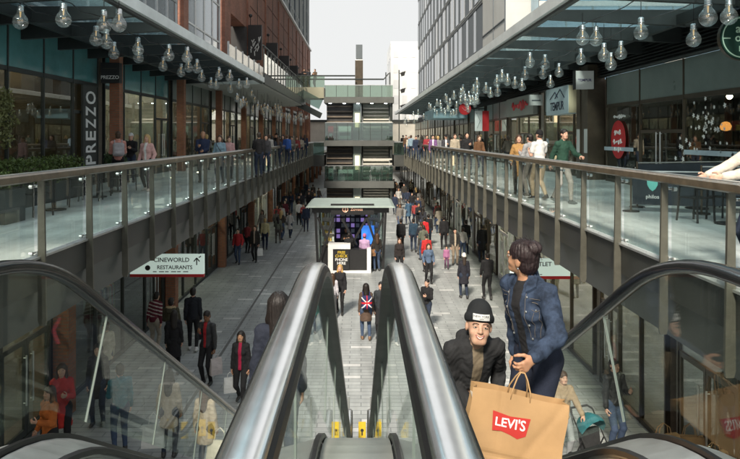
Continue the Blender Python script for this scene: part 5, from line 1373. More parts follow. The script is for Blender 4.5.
text('2', .2, cop, so, (-.72, KYY - .256, zt + .03), (1, 0, 0), (0, 0, 1)); text('Zovees', .19, cop, so, (-.20, KYY - .256, zt + .03), (1, 0, 0), (0, 0, 1))
for (a, c, d, e) in ((x0 + .3, x1 - .3, KYY + 2.98, KYY + 3.0), (x0 + .28, x0 + .3, KYY + .1, KYY + 2.9), (x1 - .3, x1 - .28, KYY + .1, KYY + 2.9)):
    b = MB(); b.box(a, c, d, e, GZ + .1, zt - .05); b.build('side_pane', M_SHOPGLASS, t)
b = MB(); b.box(x0 + .4, x1 - .4, KYY + .1, KYY + .6, GZ + .02, GZ + 1.0); b.build('counter', M_BLACK, t)
b = MB(); b.box(x0 + .35, x1 - .35, KYY + 2.2, KYY + 2.3, GZ + .02, zt - .05); b.build('display_wall', M_SHOPWALL3, t)
q = random.Random(8); vio = mat('violet_box', (.35, .22, .62), .5, 0, .1, 5, emit=(.5, .35, .9), estr=.25)
for r_ in range(7):
    for c_ in range(11):
        if r_ < 2 or q.random() < .2: continue
        xx = x0 + .55 + c_ * .24; b = MB(); b.box(xx, xx + .17, KYY + 2.12, KYY + 2.19, GZ + .55 + r_ * .27, GZ + .73 + r_ * .27); b.build('boxed_phone', [vio, M_WHITE, vio, M_LIGHTPANEL][q.randint(0, 3)], t)
b = MB(); b.box(.02, .62, KYY + .75, KYY + .8, GZ + 1.02, GZ + 1.9); b.build('blue_display', mat('blue_screen', (.03, .14, .5), .3, 0, 0, emit=(.05, .25, .9), estr=.6), t)
for k in range(4):
    b = MB(); b.cyl((x0 + .6 + k * .7, KYY + 1.4, zt - .04), (x0 + .6 + k * .7, KYY + 1.4, zt - .005), .09, n=10); b.build('downlight', M_COOLLIGHT, t)
for sgx, xa in ((-1, x0 + .34), (1, x1 - .34 - .62)):
    b = MB(); q = random.Random(sgx + 5)
    for k in range(6):
        z = GZ + .3 + k * .38; b.box(xa, xa + .62, KYY + 1.2, KYY + 1.5, z, z + .025, 0)
        for i in range(5): b.box(xa + .03 + i * .12, xa + .12 + i * .12, KYY + 1.22, KYY + 1.45, z + .026, z + .026 + q.uniform(.1, .26), q.randint(0, 3))
    b.box(xa, xa + .62, KYY + 1.501, KYY + 1.53, GZ + .02, zt - .1, 0); b.build('side_shelf', [M_WHITE, M_SIGNPALE, GOODS[8], GOODS[3]], t)
# white counter front with the phone board
t = thing('display_counter', 'white counter front with dark recess standing before the kiosk', 'counter', (-.55, KYY - .9, GZ))
yb = KYY - .95
b = MB()
wx0, wx1 = kx(328, yb), kx(371, yb)
b.box(wx0, wx0 + .22, yb, yb + .5, GZ + .004, GZ + 1.30); b.box(wx1 - .18, wx1, yb, yb + .5, GZ + .004, GZ + 1.1); b.box(wx0 + .22, wx1 - .18, yb, yb + .5, GZ + .004, GZ + .12); b.box(wx0 + .22, wx0 + 1.0, yb, yb + .5, GZ + 1.08, GZ + 1.30); b.build('surround', M_WHITE, t)
b = MB(); b.box(wx0 + .22, wx1 - .18, yb + .06, yb + .48, GZ + .121, GZ + 1.06); b.build('recess', M_BLACK, t)
t = thing('notice_board', 'black notice board with yellow and white capitals on the white counter', 'notice board', (-1.0, yb, GZ + .2))
b = MB(); b.box(wx0 + .26, wx0 + .94, yb - .03, yb - .003, GZ + .16, GZ + 1.05); b.build('board', M_BLACK, t)
for i, (s_, m_) in enumerate((('FREE', M_YELLOW), ('CHECK', M_YELLOW), ('PHONE', M_TEXTW), ('HERE', M_TEXTW))): text(s_, .175, m_, t, (wx0 + .6, yb - .034, GZ + .93 - i * .16), (1, 0, 0), (0, 0, 1), spacing=.95)

# ---------------------------------------------------------------- cafe barriers and furniture on the right walkway
def barrier(label, ax, ay, bx, by, h, emblem=False):
    t = thing('cafe_barrier', label, 'barrier', ((ax + bx) / 2, (ay + by) / 2, 0))
    A, B = Vector((ax, ay, 0)), Vector((bx, by, 0)); d = (B - A).normalized(); n = Vector((d.y, -d.x, 0))
    if n.y > 0: n = -n
    for P_ in (A, B):
        b = MB(); b.cyl(P_ + Vector((0, 0, .016)), P_ + Vector((0, 0, h + .06)), .022, n=8); b.build('post', M_BRONZE, t)
        b = MB(); b.cyl(P_ + Vector((0, 0, .001)), P_ + Vector((0, 0, .02)), .17, n=16); b.build('base', M_BLACK, t)
    b = MB(); b.cyl(A + Vector((0, 0, h + .03)), B + Vector((0, 0, h + .03)), .014, n=6); b.build('rail', M_STEEL, t)
    b = MB(); b.bar(A + d * .03 + Vector((0, 0, .16 + (h - .16) / 2)), B - d * .03 + Vector((0, 0, .16 + (h - .16) / 2)), .012, h - .16); b.build('banner', mat('slate_canvas', (.022, .03, .04), .8, 0, .2, 3), t)
    if emblem:
        c = A + d * .42 + n * .0085; u = Vector((0, 0, 1))
        pts = [(-.11, .74), (.0, .78), (.11, .74), (.10, .58), (.06, .50), (0, .45), (-.06, .50), (-.10, .58)]
        b = MB(); b.add([c + d * p[0] + u * p[1] for p in pts] + [c + n * .004 + d * p[0] + u * p[1] for p in pts], [tuple(range(7, -1, -1)), tuple(range(8, 16))] + [(k, (k + 1) % 8, 8 + (k + 1) % 8, 8 + k) for k in range(8)]); b.build('shield', M_TEAL, t)
        text('philos', .11, M_TEXTW, t, c + n * .002 + u * .33, d, u, .002)
    return t
barrier('dark cafe barrier with a teal shield emblem on the right walkway', 5.80, 13.75, 7.05, 13.25, .84, True)
barrier('long plain dark cafe barrier behind the black chairs on the right', 7.1, 13.35, 8.6, 13.2, .95)
barrier('plain dark cafe barrier running to the right restaurant window', 6.3, 14.6, 8.7, 15.3, .98)
def chair(label, x, y, face, group, z=0):
    t = thing('cafe_chair', label, 'chair', (x, y, z), group); t.rotation_euler.z = R(face)
    b = MB(); b.box(-.21, .21, -.2, .22, .44, .465); b.build('seat', M_BLACK, t, world=False)
    b = MB(); b.bar((-.19, -.21, .80), (.19, -.21, .80), .025, .10); b.bar((-.19, -.20, .64), (.19, -.20, .64), .02, .06); b.build('backrest', M_BLACK, t, world=False)
    for a, c in ((-.19, .2), (.19, .2)): b = MB(); b.bar((a, c, .44), (a * 1.12, c + .04, 0), .028, .028, (0, 1, 0)); b.build('leg', M_BLACK, t, world=False)
    for a, c in ((-.19, -.2), (.19, -.2)): b = MB(); b.bar((a, c - .01, .85), (a * 1.12, c - .04, 0), .028, .028, (0, 1, 0)); b.build('leg', M_BLACK, t, world=False)
    for a in (-.2, .2): b = MB(); b.bar((a, -.2, .66), (a, .18, .66), .03, .025); b.bar((a, .18, .66), (a, .2, .45), .025, .025, (0, 1, 0)); b.build('armrest', M_BLACK, t, world=False)
def table(label, x, y, group, m=M_BLACK, z=0):
    t = thing('cafe_table', label, 'table', (x, y, z), group)
    b = MB(); b.box(x - .35, x + .35, y - .35, y + .35, .71, .74); b.build('tabletop', m, t)
    b = MB(); b.cyl((x, y, .02), (x, y, .71), .03, n=10); b.build('leg', M_BLACK, t)
    b = MB(); b.cyl((x, y, .0), (x, y, .025), .24, n=20); b.build('base', M_BLACK, t)
chair('black cafe chair beside the emblem barrier, seen from behind', 6.35, 12.15, 20, 'black cafe chairs on the right walkway')
chair('black cafe chair at the right frame edge behind the glass', 7.0, 12.3, 200, 'black cafe chairs on the right walkway')
chair('black cafe chair nearest the right restaurant window', 7.9, 14.2, 100, 'black cafe chairs on the right walkway')
table('dark cafe table between the black chairs on the right walkway', 6.75, 11.75, 'dark cafe tables on the right walkway')
table('dark cafe table behind the long plain barrier', 7.5, 14.3, 'dark cafe tables on the right walkway')
# left terrace furniture
chair('black cafe chair at the far left by the planter box', -6.6, 13.0, 60, 'black cafe chairs on the left walkway')
chair('black cafe chair in front of the green hedge', -6.55, 14.9, -60, 'black cafe chairs on the left walkway')
chair('black cafe chair turned towards the hedge', -6.8, 16.1, 100, 'black cafe chairs on the left walkway')
chair('black cafe chair at the hedge end under the white lettering', -6.9, 17.7, 240, 'black cafe chairs on the left walkway')
chair('black cafe chair just before the brick column', -7.0, 19.3, 20, 'black cafe chairs on the left walkway')
table('dark cafe table by the planter box on the left', -6.7, 14.0, 'dark cafe tables on the left walkway', M_BRONZE)
table('dark cafe table in front of the hedge on the left', -7.0, 17.0, 'dark cafe tables on the left walkway')
table('dark cafe table under the white lettering', -7.1, 18.7, 'dark cafe tables on the left walkway')

# ---------------------------------------------------------------- plants
def leaves(c, ext, n, size, seed, hollow=.5, shape='box', jitter=1.0):
    q = random.Random(seed); b = MB()
    for _ in range(n):
        while True:
            p = Vector((q.uniform(-1, 1), q.uniform(-1, 1), q.uniform(-1, 1)))
            if shape == 'ball':
                l = p.length
                if l > 1 or l < hollow * q.random(): continue
                lump = .72 + .28 * math.sin(p.x * 5 + seed) * math.sin(p.y * 4.3 + 1) * math.sin(p.z * 5.1 + 2)
                if l > lump: continue
            elif max(abs(p.x), abs(p.y), abs(p.z)) < hollow: continue
            break
        if shape == 'box' and p.z > .7: p.z += .18 * math.sin(p.y * 23 + seed) * q.random()
        w = Vector((c[0] + p.x * ext[0], c[1] + p.y * ext[1], c[2] + p.z * ext[2]))
        d = Vector((q.gauss(0, 1), q.gauss(0, 1), q.gauss(.4, 1))).normalized(); e = d.orthogonal().normalized(); e.rotate(Matrix.Rotation(q.uniform(0, 6.28), 3, d)); s = size * q.uniform(.6, 1.3)
        b.add([w, w + d * s * .5 + e * s * .28, w + d * s, w + d * s * .5 - e * s * .28], [(0, 1, 2, 3)])
    return b
t = thing('hedge', 'clipped green hedge in a long dark trough before the left restaurant', 'hedge', (-7.9, 15.5, 0))
b = MB(); b.box(-8.25, -7.55, 11.2, 17.6, .003, .5); b.build('trough', M_DARKSTEEL, t)
leaves((-7.9, 14.4, .74), (.36, 3.2, .33), 6500, .08, 3, .35).build('foliage', M_GOLDLEAF, t)
b = MB()
for i in range(16): b.cyl((-7.9, 11.5 + i * .37, .45), (-7.9 + .1 * math.sin(i * 3), 11.5 + i * .37 + .1 * math.cos(i * 5), 1.1), .012, .004, 5)
b.build('stems', M_TRUNK, t)
t = thing('shrub', 'round clipped shrub in a pot beside the brick column', 'plant', (-8.0, 20.9, 0))
b = MB(); b.lathe([(.001, .004), (.22, .004), (.28, .55), (.25, .56), (.24, .5), (.001, .5)], (-7.9, 20.6, 0), 16); b.build('pot', M_DARKSTEEL, t)
leaves((-7.9, 20.6, .86), (.42, .42, .40), 2600, .07, 5, .4, 'ball').build('foliage', mat('dark_hedge_leaf', (.045, .085, .025), .6, 0, .5, 9), t)
t = thing('olive_tree', 'small pale leaved tree in the left window by the hedge', 'tree', (-8.3, 14.7, 0))
b = MB(); b.tube([(-8.5, 14.7, .01), (-8.47, 14.72, .8), (-8.52, 14.68, 1.5), (-8.48, 14.7, 2.1)], .035, 7)
for k in range(7):
    a = k * .9; b.tube([(-8.5, 14.7, 1.2 + .1 * k), (-8.5 + .18 * math.cos(a), 14.7 + .3 * math.sin(a), 1.6 + .12 * k), (-8.5 + .3 * math.cos(a), 14.7 + .55 * math.sin(a), 1.9 + .12 * k)], .012, 5)
b.build('trunk', M_TRUNK, t)
leaves((-8.45, 14.75, 2.05), (.48, .75, .95), 4200, .085, 8, .2, 'ball').build('crown', M_LEAF2, t)
t = thing('planter_box', 'square dark planter box at the far left of the left walkway', 'planter', (-6.75, 11.4, 0))
b = MB(); b.box(-7.15, -6.45, 11.6, 12.3, .003, .62); b.build('box', M_DARKSTEEL, t)
leaves((-6.8, 11.95, .75), (.3, .3, .22), 900, .08, 15, .3, 'ball').build('foliage', M_GOLDLEAF, t)

# ---------------------------------------------------------------- kraft bags standing in for the bag's glass reflection, and a shoe display
for i, (x, y, w, h, d, fa) in enumerate(((5.2, 11.0, .62, .95, .3, 15), (5.75, 11.2, .5, .85, .28, -8), (5.6, 10.2, .75, 1.0, .3, 30))):
    carrier('paper_bag', ['large plain kraft bag on the lower street right of the pram', 'kraft bag standing between two larger kraft bags', 'broad kraft bag nearest the right lower shop window'][i], 'bag', (x, y, GZ + h + .24), w, h, d, M_KRAFT, fa, .22, 'large kraft bags by the right lower shop')
t = thing('shoe_display', 'low plinth with pale shoes beside the kraft bags', 'display', (5.3, 9.5, GZ))
b = MB(); b.box(4.9, 5.8, 9.2, 9.7, GZ + .004, GZ + .45); b.build('plinth', M_DARKSTEEL, t)
for k in range(5):
    xx = 5.02 + k * .17; b = MB(); b.prism([(xx, GZ + .451), (xx + .09, GZ + .451), (xx + .09, GZ + .53), (xx + .02, GZ + .55)], 'y', 9.3, 9.42); b.prism([(xx, GZ + .451), (xx + .09, GZ + .451), (xx + .08, GZ + .49), (xx + .01, GZ + .49)], 'y', 9.421, 9.58); b.build('shoe', [M_WHITE, M_CREAM, M_RED][k % 3], t)
# pushchair
def pram(label, x, y, z, face):
    t = thing('pushchair', label, 'pushchair', (x, y, z)); t.rotation_euler.z = R(face)
    B = lambda nm, m, f: (lambda b: (f(b), b.build(nm, m, t, world=False)))(MB())
    teal = cloth((.03, .16, .19))
    B('frame', M_BLACK, lambda b: [b.tube([(s * .24, -.42, 1.02), (s * .24, -.1, .62), (s * .22, .38, .18)], .014, 6) for s in (-1, 1)] + [b.tube([(s * .24, -.12, .62), (s * .24, -.36, .16)], .014, 6) for s in (-1, 1)])
    B('handle', M_BLACK, lambda b: b.tube([(-.24, -.42, 1.02), (-.18, -.5, 1.06), (.18, -.5, 1.06), (.24, -.42, 1.02)], .02, 8))
    B('seat', M_BLACKFABRIC, lambda b: b.prism([(-.2, .78), (-.14, .42), (.26, .46), (.30, .40), (.30, .36), (-.2, .34), (-.3, .76)], 'x', -.2, .2))
    def hood(b):
        n = 8; vs = []; fs = []
        for i in range(n + 1):
            a = math.pi * (.05 + .62 * i / n)
            for k in range(7):
                p = math.pi * k / 6; vs.append((.24 * math.cos(p), -.12 + .36 * math.sin(p) * -math.cos(a) * 1.0 + .0, .70 + .34 * math.sin(p) * math.sin(a) + .04))
        for i in range(n):
            for k in range(6): fs.append((i * 7 + k, i * 7 + k + 1, i * 7 + 8 + k, i * 7 + 7 + k))
        b.add(vs, fs)
    B('hood', teal, hood)
    B('basket', M_BLACKFABRIC, lambda b: b.box(-.2, .2, -.26, .2, .2, .3))
    for sx, yy, r in ((-1, -.36, .14), (1, -.36, .14), (-1, .38, .09), (1, .38, .09)):
        w = MB(); w.tube([(sx * .25, yy + r * math.cos(a * math.pi / 9), r + .012 + r * math.sin(a * math.pi / 9)) for a in range(18)], .02, 6, closed=True); wo = w.build('wheel', M_RUBBER2, t, world=False)
        h = MB(); h.cyl((sx * .235, yy, r + .012), (sx * .265, yy, r + .012), r * .7, n=12); h.build('rim', M_PANEL, wo, world=False)
    return t
pram('pushchair with a teal hood on the lower right street', 4.25, 11.5, GZ, 200)
# ---------------------------------------------------------------- the people
from mathutils.bvhtree import BVHTree
HB = (.010, .007, .006); HBR = (.05, .026, .014); HBL = (.42, .28, .12)
def W(rt, p):                  # local figure point -> world
    return rt.location + Matrix.Rotation(rt.rotation_euler.z, 3, 'Z') @ Vector(p)
def stepz(Y): return -(Y - KY) * math.tan(TH) - .05
def vx(D): return .0065 if D < 6 else .009 if D < 14 else .012 if D < 21 else .017 if D < 34 else .024
# --- woman in the denim jacket
M_DENIM = mat('denim', (.030, .045, .078), .85, 0, .65, 13, bump=.35, bscale=260, spec=.2)
M_THREAD = mat('jacket_thread', (.13, .115, .10), .8, 0, 0)
px0, py0 = 1.165, 4.20
wz = stepz(py0) + .02
hp_w = px(533, 359, 3.76)
off = Matrix.Rotation(-R(122), 3, 'Z') @ (hp_w - Vector((px0, py0, wz)))
rt = person('woman in a blue denim jacket with dark hair in a bun, holding a paper bag', px0, py0, wz, 1.63, 122, (.02, .036, .085), (.016, .021, .038), ('bun', (.017, .009, .010)), 'tan', coat=.90,
            L=tuple(off), Rr='hang', vox=.0055, turn=-78, nod=-4, lean=12, shirt=BLK, female=True, topmat=M_DENIM, build=1.2, hs=1.05, grip=.55)
wU, wHd, wRh, ws, wsH = person.last
W_HAND = W(rt, person.hands[0][0] + person.hands[0][1] * .085) + Vector((0, 0, -.022))
jk = [c for c in rt.children if c.name.startswith('top')][0]; jk.name = 'denim_jacket'
bvh = BVHTree.FromPolygons([v.co.copy() for v in jk.data.vertices], [tuple(p.vertices) for p in jk.data.polygons])
def proj(x, z, side=1):
    h = bvh.ray_cast(Vector((x, .9 * side, z)), Vector((0, -side, 0)))
    return (h[0] + h[1] * .003) if h[0] else None
def seam(pts, name='seam', r=.0015, m=None, side=1, n=14):
    out = []
    for a, c in zip(pts[:-1], pts[1:]):
        for i in range(n): 
            q = proj(a[0] + (c[0] - a[0]) * i / n, a[1] + (c[1] - a[1]) * i / n, side)
            if q is not None and (not out or (q - out[-1]).length < .06): out.append(q)
    if len(out) < 3: return
    b = MB(); b.tube(out, r, 5); o = b.build(name, m or M_THREAD, jk, world=False)
for xx in (-.07,): seam([(xx, 1.36), (xx, .98)])
for xx in (.07,): seam([(xx, 1.36), (xx, .98)])
seam([(-.17, 1.27), (-.09, 1.265)]); seam([(.17, 1.27), (.09, 1.265)])
for sg in (-1, 1):
    seam([(sg * .150, 1.24), (sg * .105, 1.245)], r=.002); seam([(sg * .15, 1.20), (sg * .128, 1.185), (sg * .105, 1.20)]); seam([(sg * .12, 1.18), (sg * .09, 1.0)]); seam([(sg * .145, 1.19), (sg * .12, 1.0)])
seam([(-.17, 1.30), (0, 1.285), (.17, 1.30)], side=-1); seam([(-.10, 1.28), (-.07, .98)], side=-1); seam([(.10, 1.28), (.07, .98)], side=-1)
for sg in (-1, 1):
    for zz in (1.36, 1.27, 1.18, 1.09, 1.0):
        q = proj(sg * .078, zz)
        if q is not None:
            b = MB(); b.ball(q, .0085, 8, 6, 0, (1, .6, 1)); b.build('button', M_CHROME, jk, world=False)
    q = proj(sg * .128, 1.195)
    if q is not None: b = MB(); b.ball(q, .007, 8, 6); b.build('button', M_CHROME, jk, world=False)
for sg in (-1, 1):             # pointed collar leaves
    pts = [wU((sg * .055, .03, 1.515)), wU((sg * .10, -.01, 1.50)), wU((sg * .135, .055, 1.455)), wU((sg * .075, .10, 1.42))]
    b = MB(); n = Vector((0, .6, .8)) * .012
    b.add([p + n for p in pts] + [p - n for p in pts], [(0, 1, 2, 3), (7, 6, 5, 4), (0, 4, 5, 1), (1, 5, 6, 2), (2, 6, 7, 3), (3, 7, 4, 0)]); b.build('collar', M_DENIM, jk, world=False)
qh = random.Random(77); b = MB()
for _ in range(90):
    th, ph = qh.uniform(0, 6.28), qh.uniform(.05, 1.5); d0 = Vector((math.cos(th) * math.cos(ph), math.sin(th) * math.cos(ph), math.sin(ph)))
    if d0.y > .55 and d0.z < .55: continue
    p0 = Vector((d0.x * .082, d0.y * .099 - .016, d0.z * .091 + .034)); tan = Vector((qh.gauss(0, 1), qh.gauss(0, 1), qh.gauss(0, 1))); tan = (tan - d0 * tan.dot(d0)).normalized()
    pts = [wHd(p0 + tan * (.05 * k / 4) + d0 * (.003 + .012 * (k / 4) ** 2 * qh.uniform(.3, 1.2))) for k in range(5)]
    b.tube(pts, .0009, 4)
b.build('loose_strands', hairmat((.017, .009, .010)), rt, world=False)
e = MB(); e.ball(wHd((-.082, -.02, -.045)), .007, 8, 6); e.build('earring', M_CHROME, rt, world=False)
# --- the paper bag in her hand
bt = thing('paper_bag', "large brown paper bag with a red wing shaped logo held by the woman in denim", 'bag', W_HAND + Vector((-.012, -.012, -.015)))
bt.rotation_euler = (R(-2), R(9.5), R(-4))
bw, bh, bd0, bd1, z0 = .55, .47, .10, .19, -.105
q = random.Random(2)
b = MB(); nx, nz = 40, 36; vs = []; fs = []
for side in (-1, 1):
    for k in range(nz + 1):
        for i in range(nx + 1):
            u, v = i / nx, k / nz; d = (bd0 + (bd1 - bd0) * v) / 2
            cr = -.007 * math.exp(-((v - .72 - .05 * u) / .035) ** 2) - .005 * math.exp(-((u - .30 - .06 * v) / .03) ** 2) * (1 - v) - .004 * math.exp(-((u + .5 * v - .95) / .05) ** 2)
            vs.append(((u - .5) * bw + .004 * math.sin(9 * v), side * (d + cr) + .005 * math.sin(7 * u + 5 * v + side) * math.sin(3.1 * v), z0 - bh * v + .006 * math.sin(6 * u) * (1 - v)))
def I_(s_, k, i): return s_ * (nx + 1) * (nz + 1) + k * (nx + 1) + i
for k in range(nz):
    for i in range(nx): fs.append((I_(0, k, i), I_(0, k + 1, i), I_(0, k + 1, i + 1), I_(0, k, i + 1))); fs.append((I_(1, k, i + 1), I_(1, k + 1, i + 1), I_(1, k + 1, i), I_(1, k, i)))
base = len(vs)
for e_, i in ((-1, 0), (1, nx)):
    for k in range(nz + 1):
        p, r_ = vs[I_(0, k, i)], vs[I_(1, k, i)]; v = k / nz
        vs.append(((p[0] + r_[0]) / 2 - e_ * .03 * (1 - v), 0, p[2]))
for e_, i, bb in ((0, 0, base), (1, nx, base + nz + 1)):
    for k in range(nz):
        a = [(I_(0, k, i), bb + k, bb + k + 1, I_(0, k + 1, i)), (bb + k, I_(1, k, i), I_(1, k + 1, i), bb + k + 1)]
        fs += [f_ if e_ == 0 else f_[::-1] for f_ in a]
fs += [tuple([I_(0, nz, i) for i in range(nx + 1)] + [I_(1, nz, i) for i in range(nx, -1, -1)])]
b.add(vs, fs); body_ = b.build('bag_body', M_KRAFT, bt, world=False)
b = MB(); b.box(-bw / 2 + .004, bw / 2 - .004, -bd0 / 2 + .002, bd0 / 2 - .002, z0 - .06, z0 - .055); b.build('lining', M_SHOPWALL2, bt, world=False)
for sd_ in (-1, 1):
    b = MB(); yb_ = sd_ * bd0 / 2 * .98
    b.tube([(-.055, yb_, z0 - .03), (-.052, yb_, z0 + .02), (-.03, sd_ * .02, z0 + .085), (-.012, sd_ * .006, .012), (.012, sd_ * .006, .012), (.03, sd_ * .02, z0 + .085), (.052, yb_, z0 + .02), (.055, yb_, z0 - .03)], .0045, 7); b.build('handle', M_KRAFT, bt, True, False)
sl = (bd1 - bd0) / 2 / bh
def fr(u, w, e=.0): return Vector((u, -(bd0 / 2 + sl * (z0 - w)) - .0052 - e, w))
cz = z0 - .165; cxl = -.045
top_ = [(-.105, .058), (-.05, .040), (0, .034), (.05, .030), (.105, .026)]
out = [(cxl - .10, cz + .062), (cxl + .0, cz + .046), (cxl + .115, cz + .052), (cxl + .10, cz - .045), (cxl + .055, cz - .068), (cxl + .01, cz - .052), (cxl - .04, cz - .040), (cxl - .09, cz - .045)]
b = MB(); N_ = len(out); b.add([fr(*p) for p in out] + [fr(p[0], p[1], .002) for p in out], [tuple(range(N_ - 1, -1, -1))[::-1], tuple(range(N_, 2 * N_))[::-1]] + [(k, (k + 1) % N_, N_ + (k + 1) % N_, N_ + k) for k in range(N_)])
lg = b.build('logo', mat('red_batwing', (.42, .025, .02), .6, 0, .08, 9), bt, world=False)
me = text_mesh("LEVI'S", .072, .001, spacing=.98); me.materials.append(M_TEXTW)
for v in me.vertices:
    p = fr(cxl + .005 + v.co.x, cz + .006 + v.co.y * (1 + .10 * math.sin((v.co.x) * 20)) , .003 + v.co.z); v.co = p
o = bpy.data.objects.new('lettering', me); col.objects.link(o); o.parent = lg
# --- man with the beanie
mx_, my_ = .80, 4.84
rt = person('smiling man in a dark hooded jacket and black beanie beside the paper bag', mx_, my_, stepz(my_) + .02, 1.68, 187, (.022, .023, .025), DKJEAN, ('beanie', (.014, .016, .018)), 'warm', coat=.86, L='pocket', Rr='belly',
            vox=.0055, lean=25, crouch=.19, turn=-12, nod=-12, hood=True, hs=1.13, build=1.08, shirt=(.16, .13, .09), smile=True)
U_, Hd_, Rh_, s_, sH_ = person.last
hat = [c for c in rt.children if c.name.startswith('hat')][0]
bvh = BVHTree.FromPolygons([v.co.copy() for v in hat.data.vertices], [tuple(p.vertices) for p in hat.data.polygons])
def pj(u, v):
    o_ = Hd_((u, .4, v)); h = bvh.ray_cast(o_, Rh_ @ Vector((0, -1, 0))); 
    return h[0] + h[1] * .0025 if h[0] else None
g = MB(); vs = []; n = 12; ok = True
for k in range(4):
    for i in range(n + 1):
        p = pj(-.052 + .104 * i / n, .052 + .036 * k / 3)
        if p is None: ok = False; p = Hd_((0, .1, .05))
        vs.append(p)
g.add(vs, [(k * (n + 1) + i, k * (n + 1) + i + 1, (k + 1) * (n + 1) + i + 1, (k + 1) * (n + 1) + i) for k in range(3) for i in range(n)])
pa = g.build('patch', mat('patch_white', (.55, .57, .57), .8, 0, .08, 20), hat, world=False)
me = text_mesh('NEW YORK', .019, .0004); me.materials.append(M_TEXTK)
for v in me.vertices:
    p = pj(-v.co.x, .075 + v.co.y); v.co = (p + Rh_ @ Vector((0, .0012 + v.co.z, 0))) if p is not None else Hd_((0, .1, .05))
o = bpy.data.objects.new('lettering', me); col.objects.link(o); o.parent = pa
me = text_mesh('CITY', .012, .0004); me.materials.append(M_TEXTK)
for v in me.vertices:
    p = pj(-v.co.x, .060 + v.co.y); v.co = (p + Rh_ @ Vector((0, .0012 + v.co.z, 0))) if p is not None else Hd_((0, .1, .05))
o = bpy.data.objects.new('lettering', me); col.objects.link(o); o.parent = pa
# --- woman with the pink strap on the left escalator
yy = 5.45
person('dark haired person in navy with a pink bag strap, riding the left escalator', -.70, yy, stepz(yy) + .02, 1.70, 10, (.018, .022, .035), DKJEAN, ('long', HB), 'tan', coat=.84, vox=.0075, L='bag', Rr='hang', female=True)
U_, Hd_, Rh_, s_, sH_ = person.last
t = thing('shoulder_bag', 'pink strap and small dark bag on the person in navy on the left escalator', 'bag', (-.70, yy, stepz(yy) + .02)); t.rotation_euler.z = R(10)
b = MB(); b.tube([(.12, .06, 1.44), (.125, -.02, 1.475), (.115, -.115, 1.40), (.05, -.145, 1.30)], .012, 6); b.build('strap', mat('pink_strap', (.42, .04, .09), .6, 0, .05, 9), t, world=False)
b = MB(); b.box(-.27, -.215, -.12, .12, .72, .93); b.build('pouch', leather((.02, .02, .022)), t, world=False)

# --- the upper walkways
def up(label, xp, D, face, H=1.72, **k): return person(label, (xp - CX) / F * D, D, 0, H, face, vox=vx(D), **k)
up('person in a coral pink jacket with a grey rucksack walking away by the brick column', 118, 19.2, 25, 1.76, top=(.55, .26, .22), bottom=BLK, hair=('short', HBR), shoes=(.6, .6, .6), stride=.12, L='bent', Rr='bent')
backpack('pale grey rucksack on the back of the person in coral pink', (118 - CX) / F * 19.2, 19.2, 0, 1.76, 25, (.38, .36, .38))
up('blonde woman in a pale pink coat and white top on the left upper walkway', 147, 18.9, 172, 1.68, top=(.60, .36, .34), bottom=BLK, hair=('long', HBL), shirt=WHITE, coat=.86, female=True, stride=.1, Rr='pocket', L='pocket', shoes=(.5, .45, .4))
up('person in black half hidden behind the coral pink jacket by the shop door', 131, 22.5, 180, 1.72, top=BLK, hair=('cap', (.6, .6, .6)), L='bent', Rr='bent')
up('bald man in a navy jumper holding a cup on the left upper walkway', 203, 22.5, 185, 1.80, top=(.025, .035, .075), bottom=(.03, .035, .045), hair=('bald', HB), L='belly', Rr='bent', build=1.08, skin='tan')
up('woman in a pale blue top with long dark hair on the left upper walkway', 220, 22.4, 178, 1.66, top=(.19, .28, .35), bottom=DKJEAN, hair=('long', HBR), female=True, L='hang', Rr='pocket')
t = thing('shoulder_bag', 'dark crossbody strap over the pale blue top', 'bag', ((220 - CX) / F * 22.4, 22.4, 0)); t.rotation_euler.z = R(178)
b = MB(); b.tube([(.12, .0, 1.45), (.10, .12, 1.36), (0, .16, 1.2), (-.12, .14, 1.02), (-.21, 0, .9), (-.1, -.13, 1.1), (.08, -.12, 1.34), (.12, 0, 1.45)], .012, 5); b.box(-.28, -.20, -.1, .1, .72, .9); b.build('strap_and_pouch', leather(BLK), t, world=False)
up('person in pale pink behind the woman in pale blue', 229, 24.5, 200, 1.62, top=(.5, .3, .3), hair=('short', HBR))
up('dark haired man in black facing away on the left upper walkway', 259, 25.5, 20, 1.78, top=BLK, L='bent')
up('person in dark grey beside the man in black on the left upper walkway', 266, 28.5, 190, 1.7, top=(.05, .05, .055), hair=('long', HB), female=True)
cols = [BLK, (.03, .035, .05), (.09, .05, .035), (.02, .06, .22), (.14, .13, .12), (.20, .04, .04), (.30, .27, .22), NAVY, (.4, .38, .36)]
qd = random.Random(12)
for i, (xp, D) in enumerate(((272, 36), (278, 34), (283, 38), (287, 36.5), (292, 41), (297, 44), (301, 47), (305, 50), (269, 33), (276, 44), (290, 49))):
    up(['walker in black far along the left upper walkway', 'walker in dark navy far along the left upper walkway', 'walker in brown far along the left upper walkway', 'walker in bright blue far along the left upper walkway', 'walker in grey far along the left upper walkway', 'walker in dark red far along the left upper walkway', 'walker in beige far along the left upper walkway', 'walker in navy nearest the stair tower on the left upper walkway', 'walker in pale grey behind the man in black on the left', 'walker in charcoal among the far group on the left upper walkway', 'walker in dark brown among the far group on the left upper walkway'][i], xp, D, qd.choice((0, 180, 170, 15)), qd.uniform(1.6, 1.8), top=(cols + [(.04, .04, .045), (.06, .035, .025)])[i], hair=(qd.choice(('short', 'long')), qd.choice((HB, HBR))), stride=.15, group='people far along the left upper walkway')
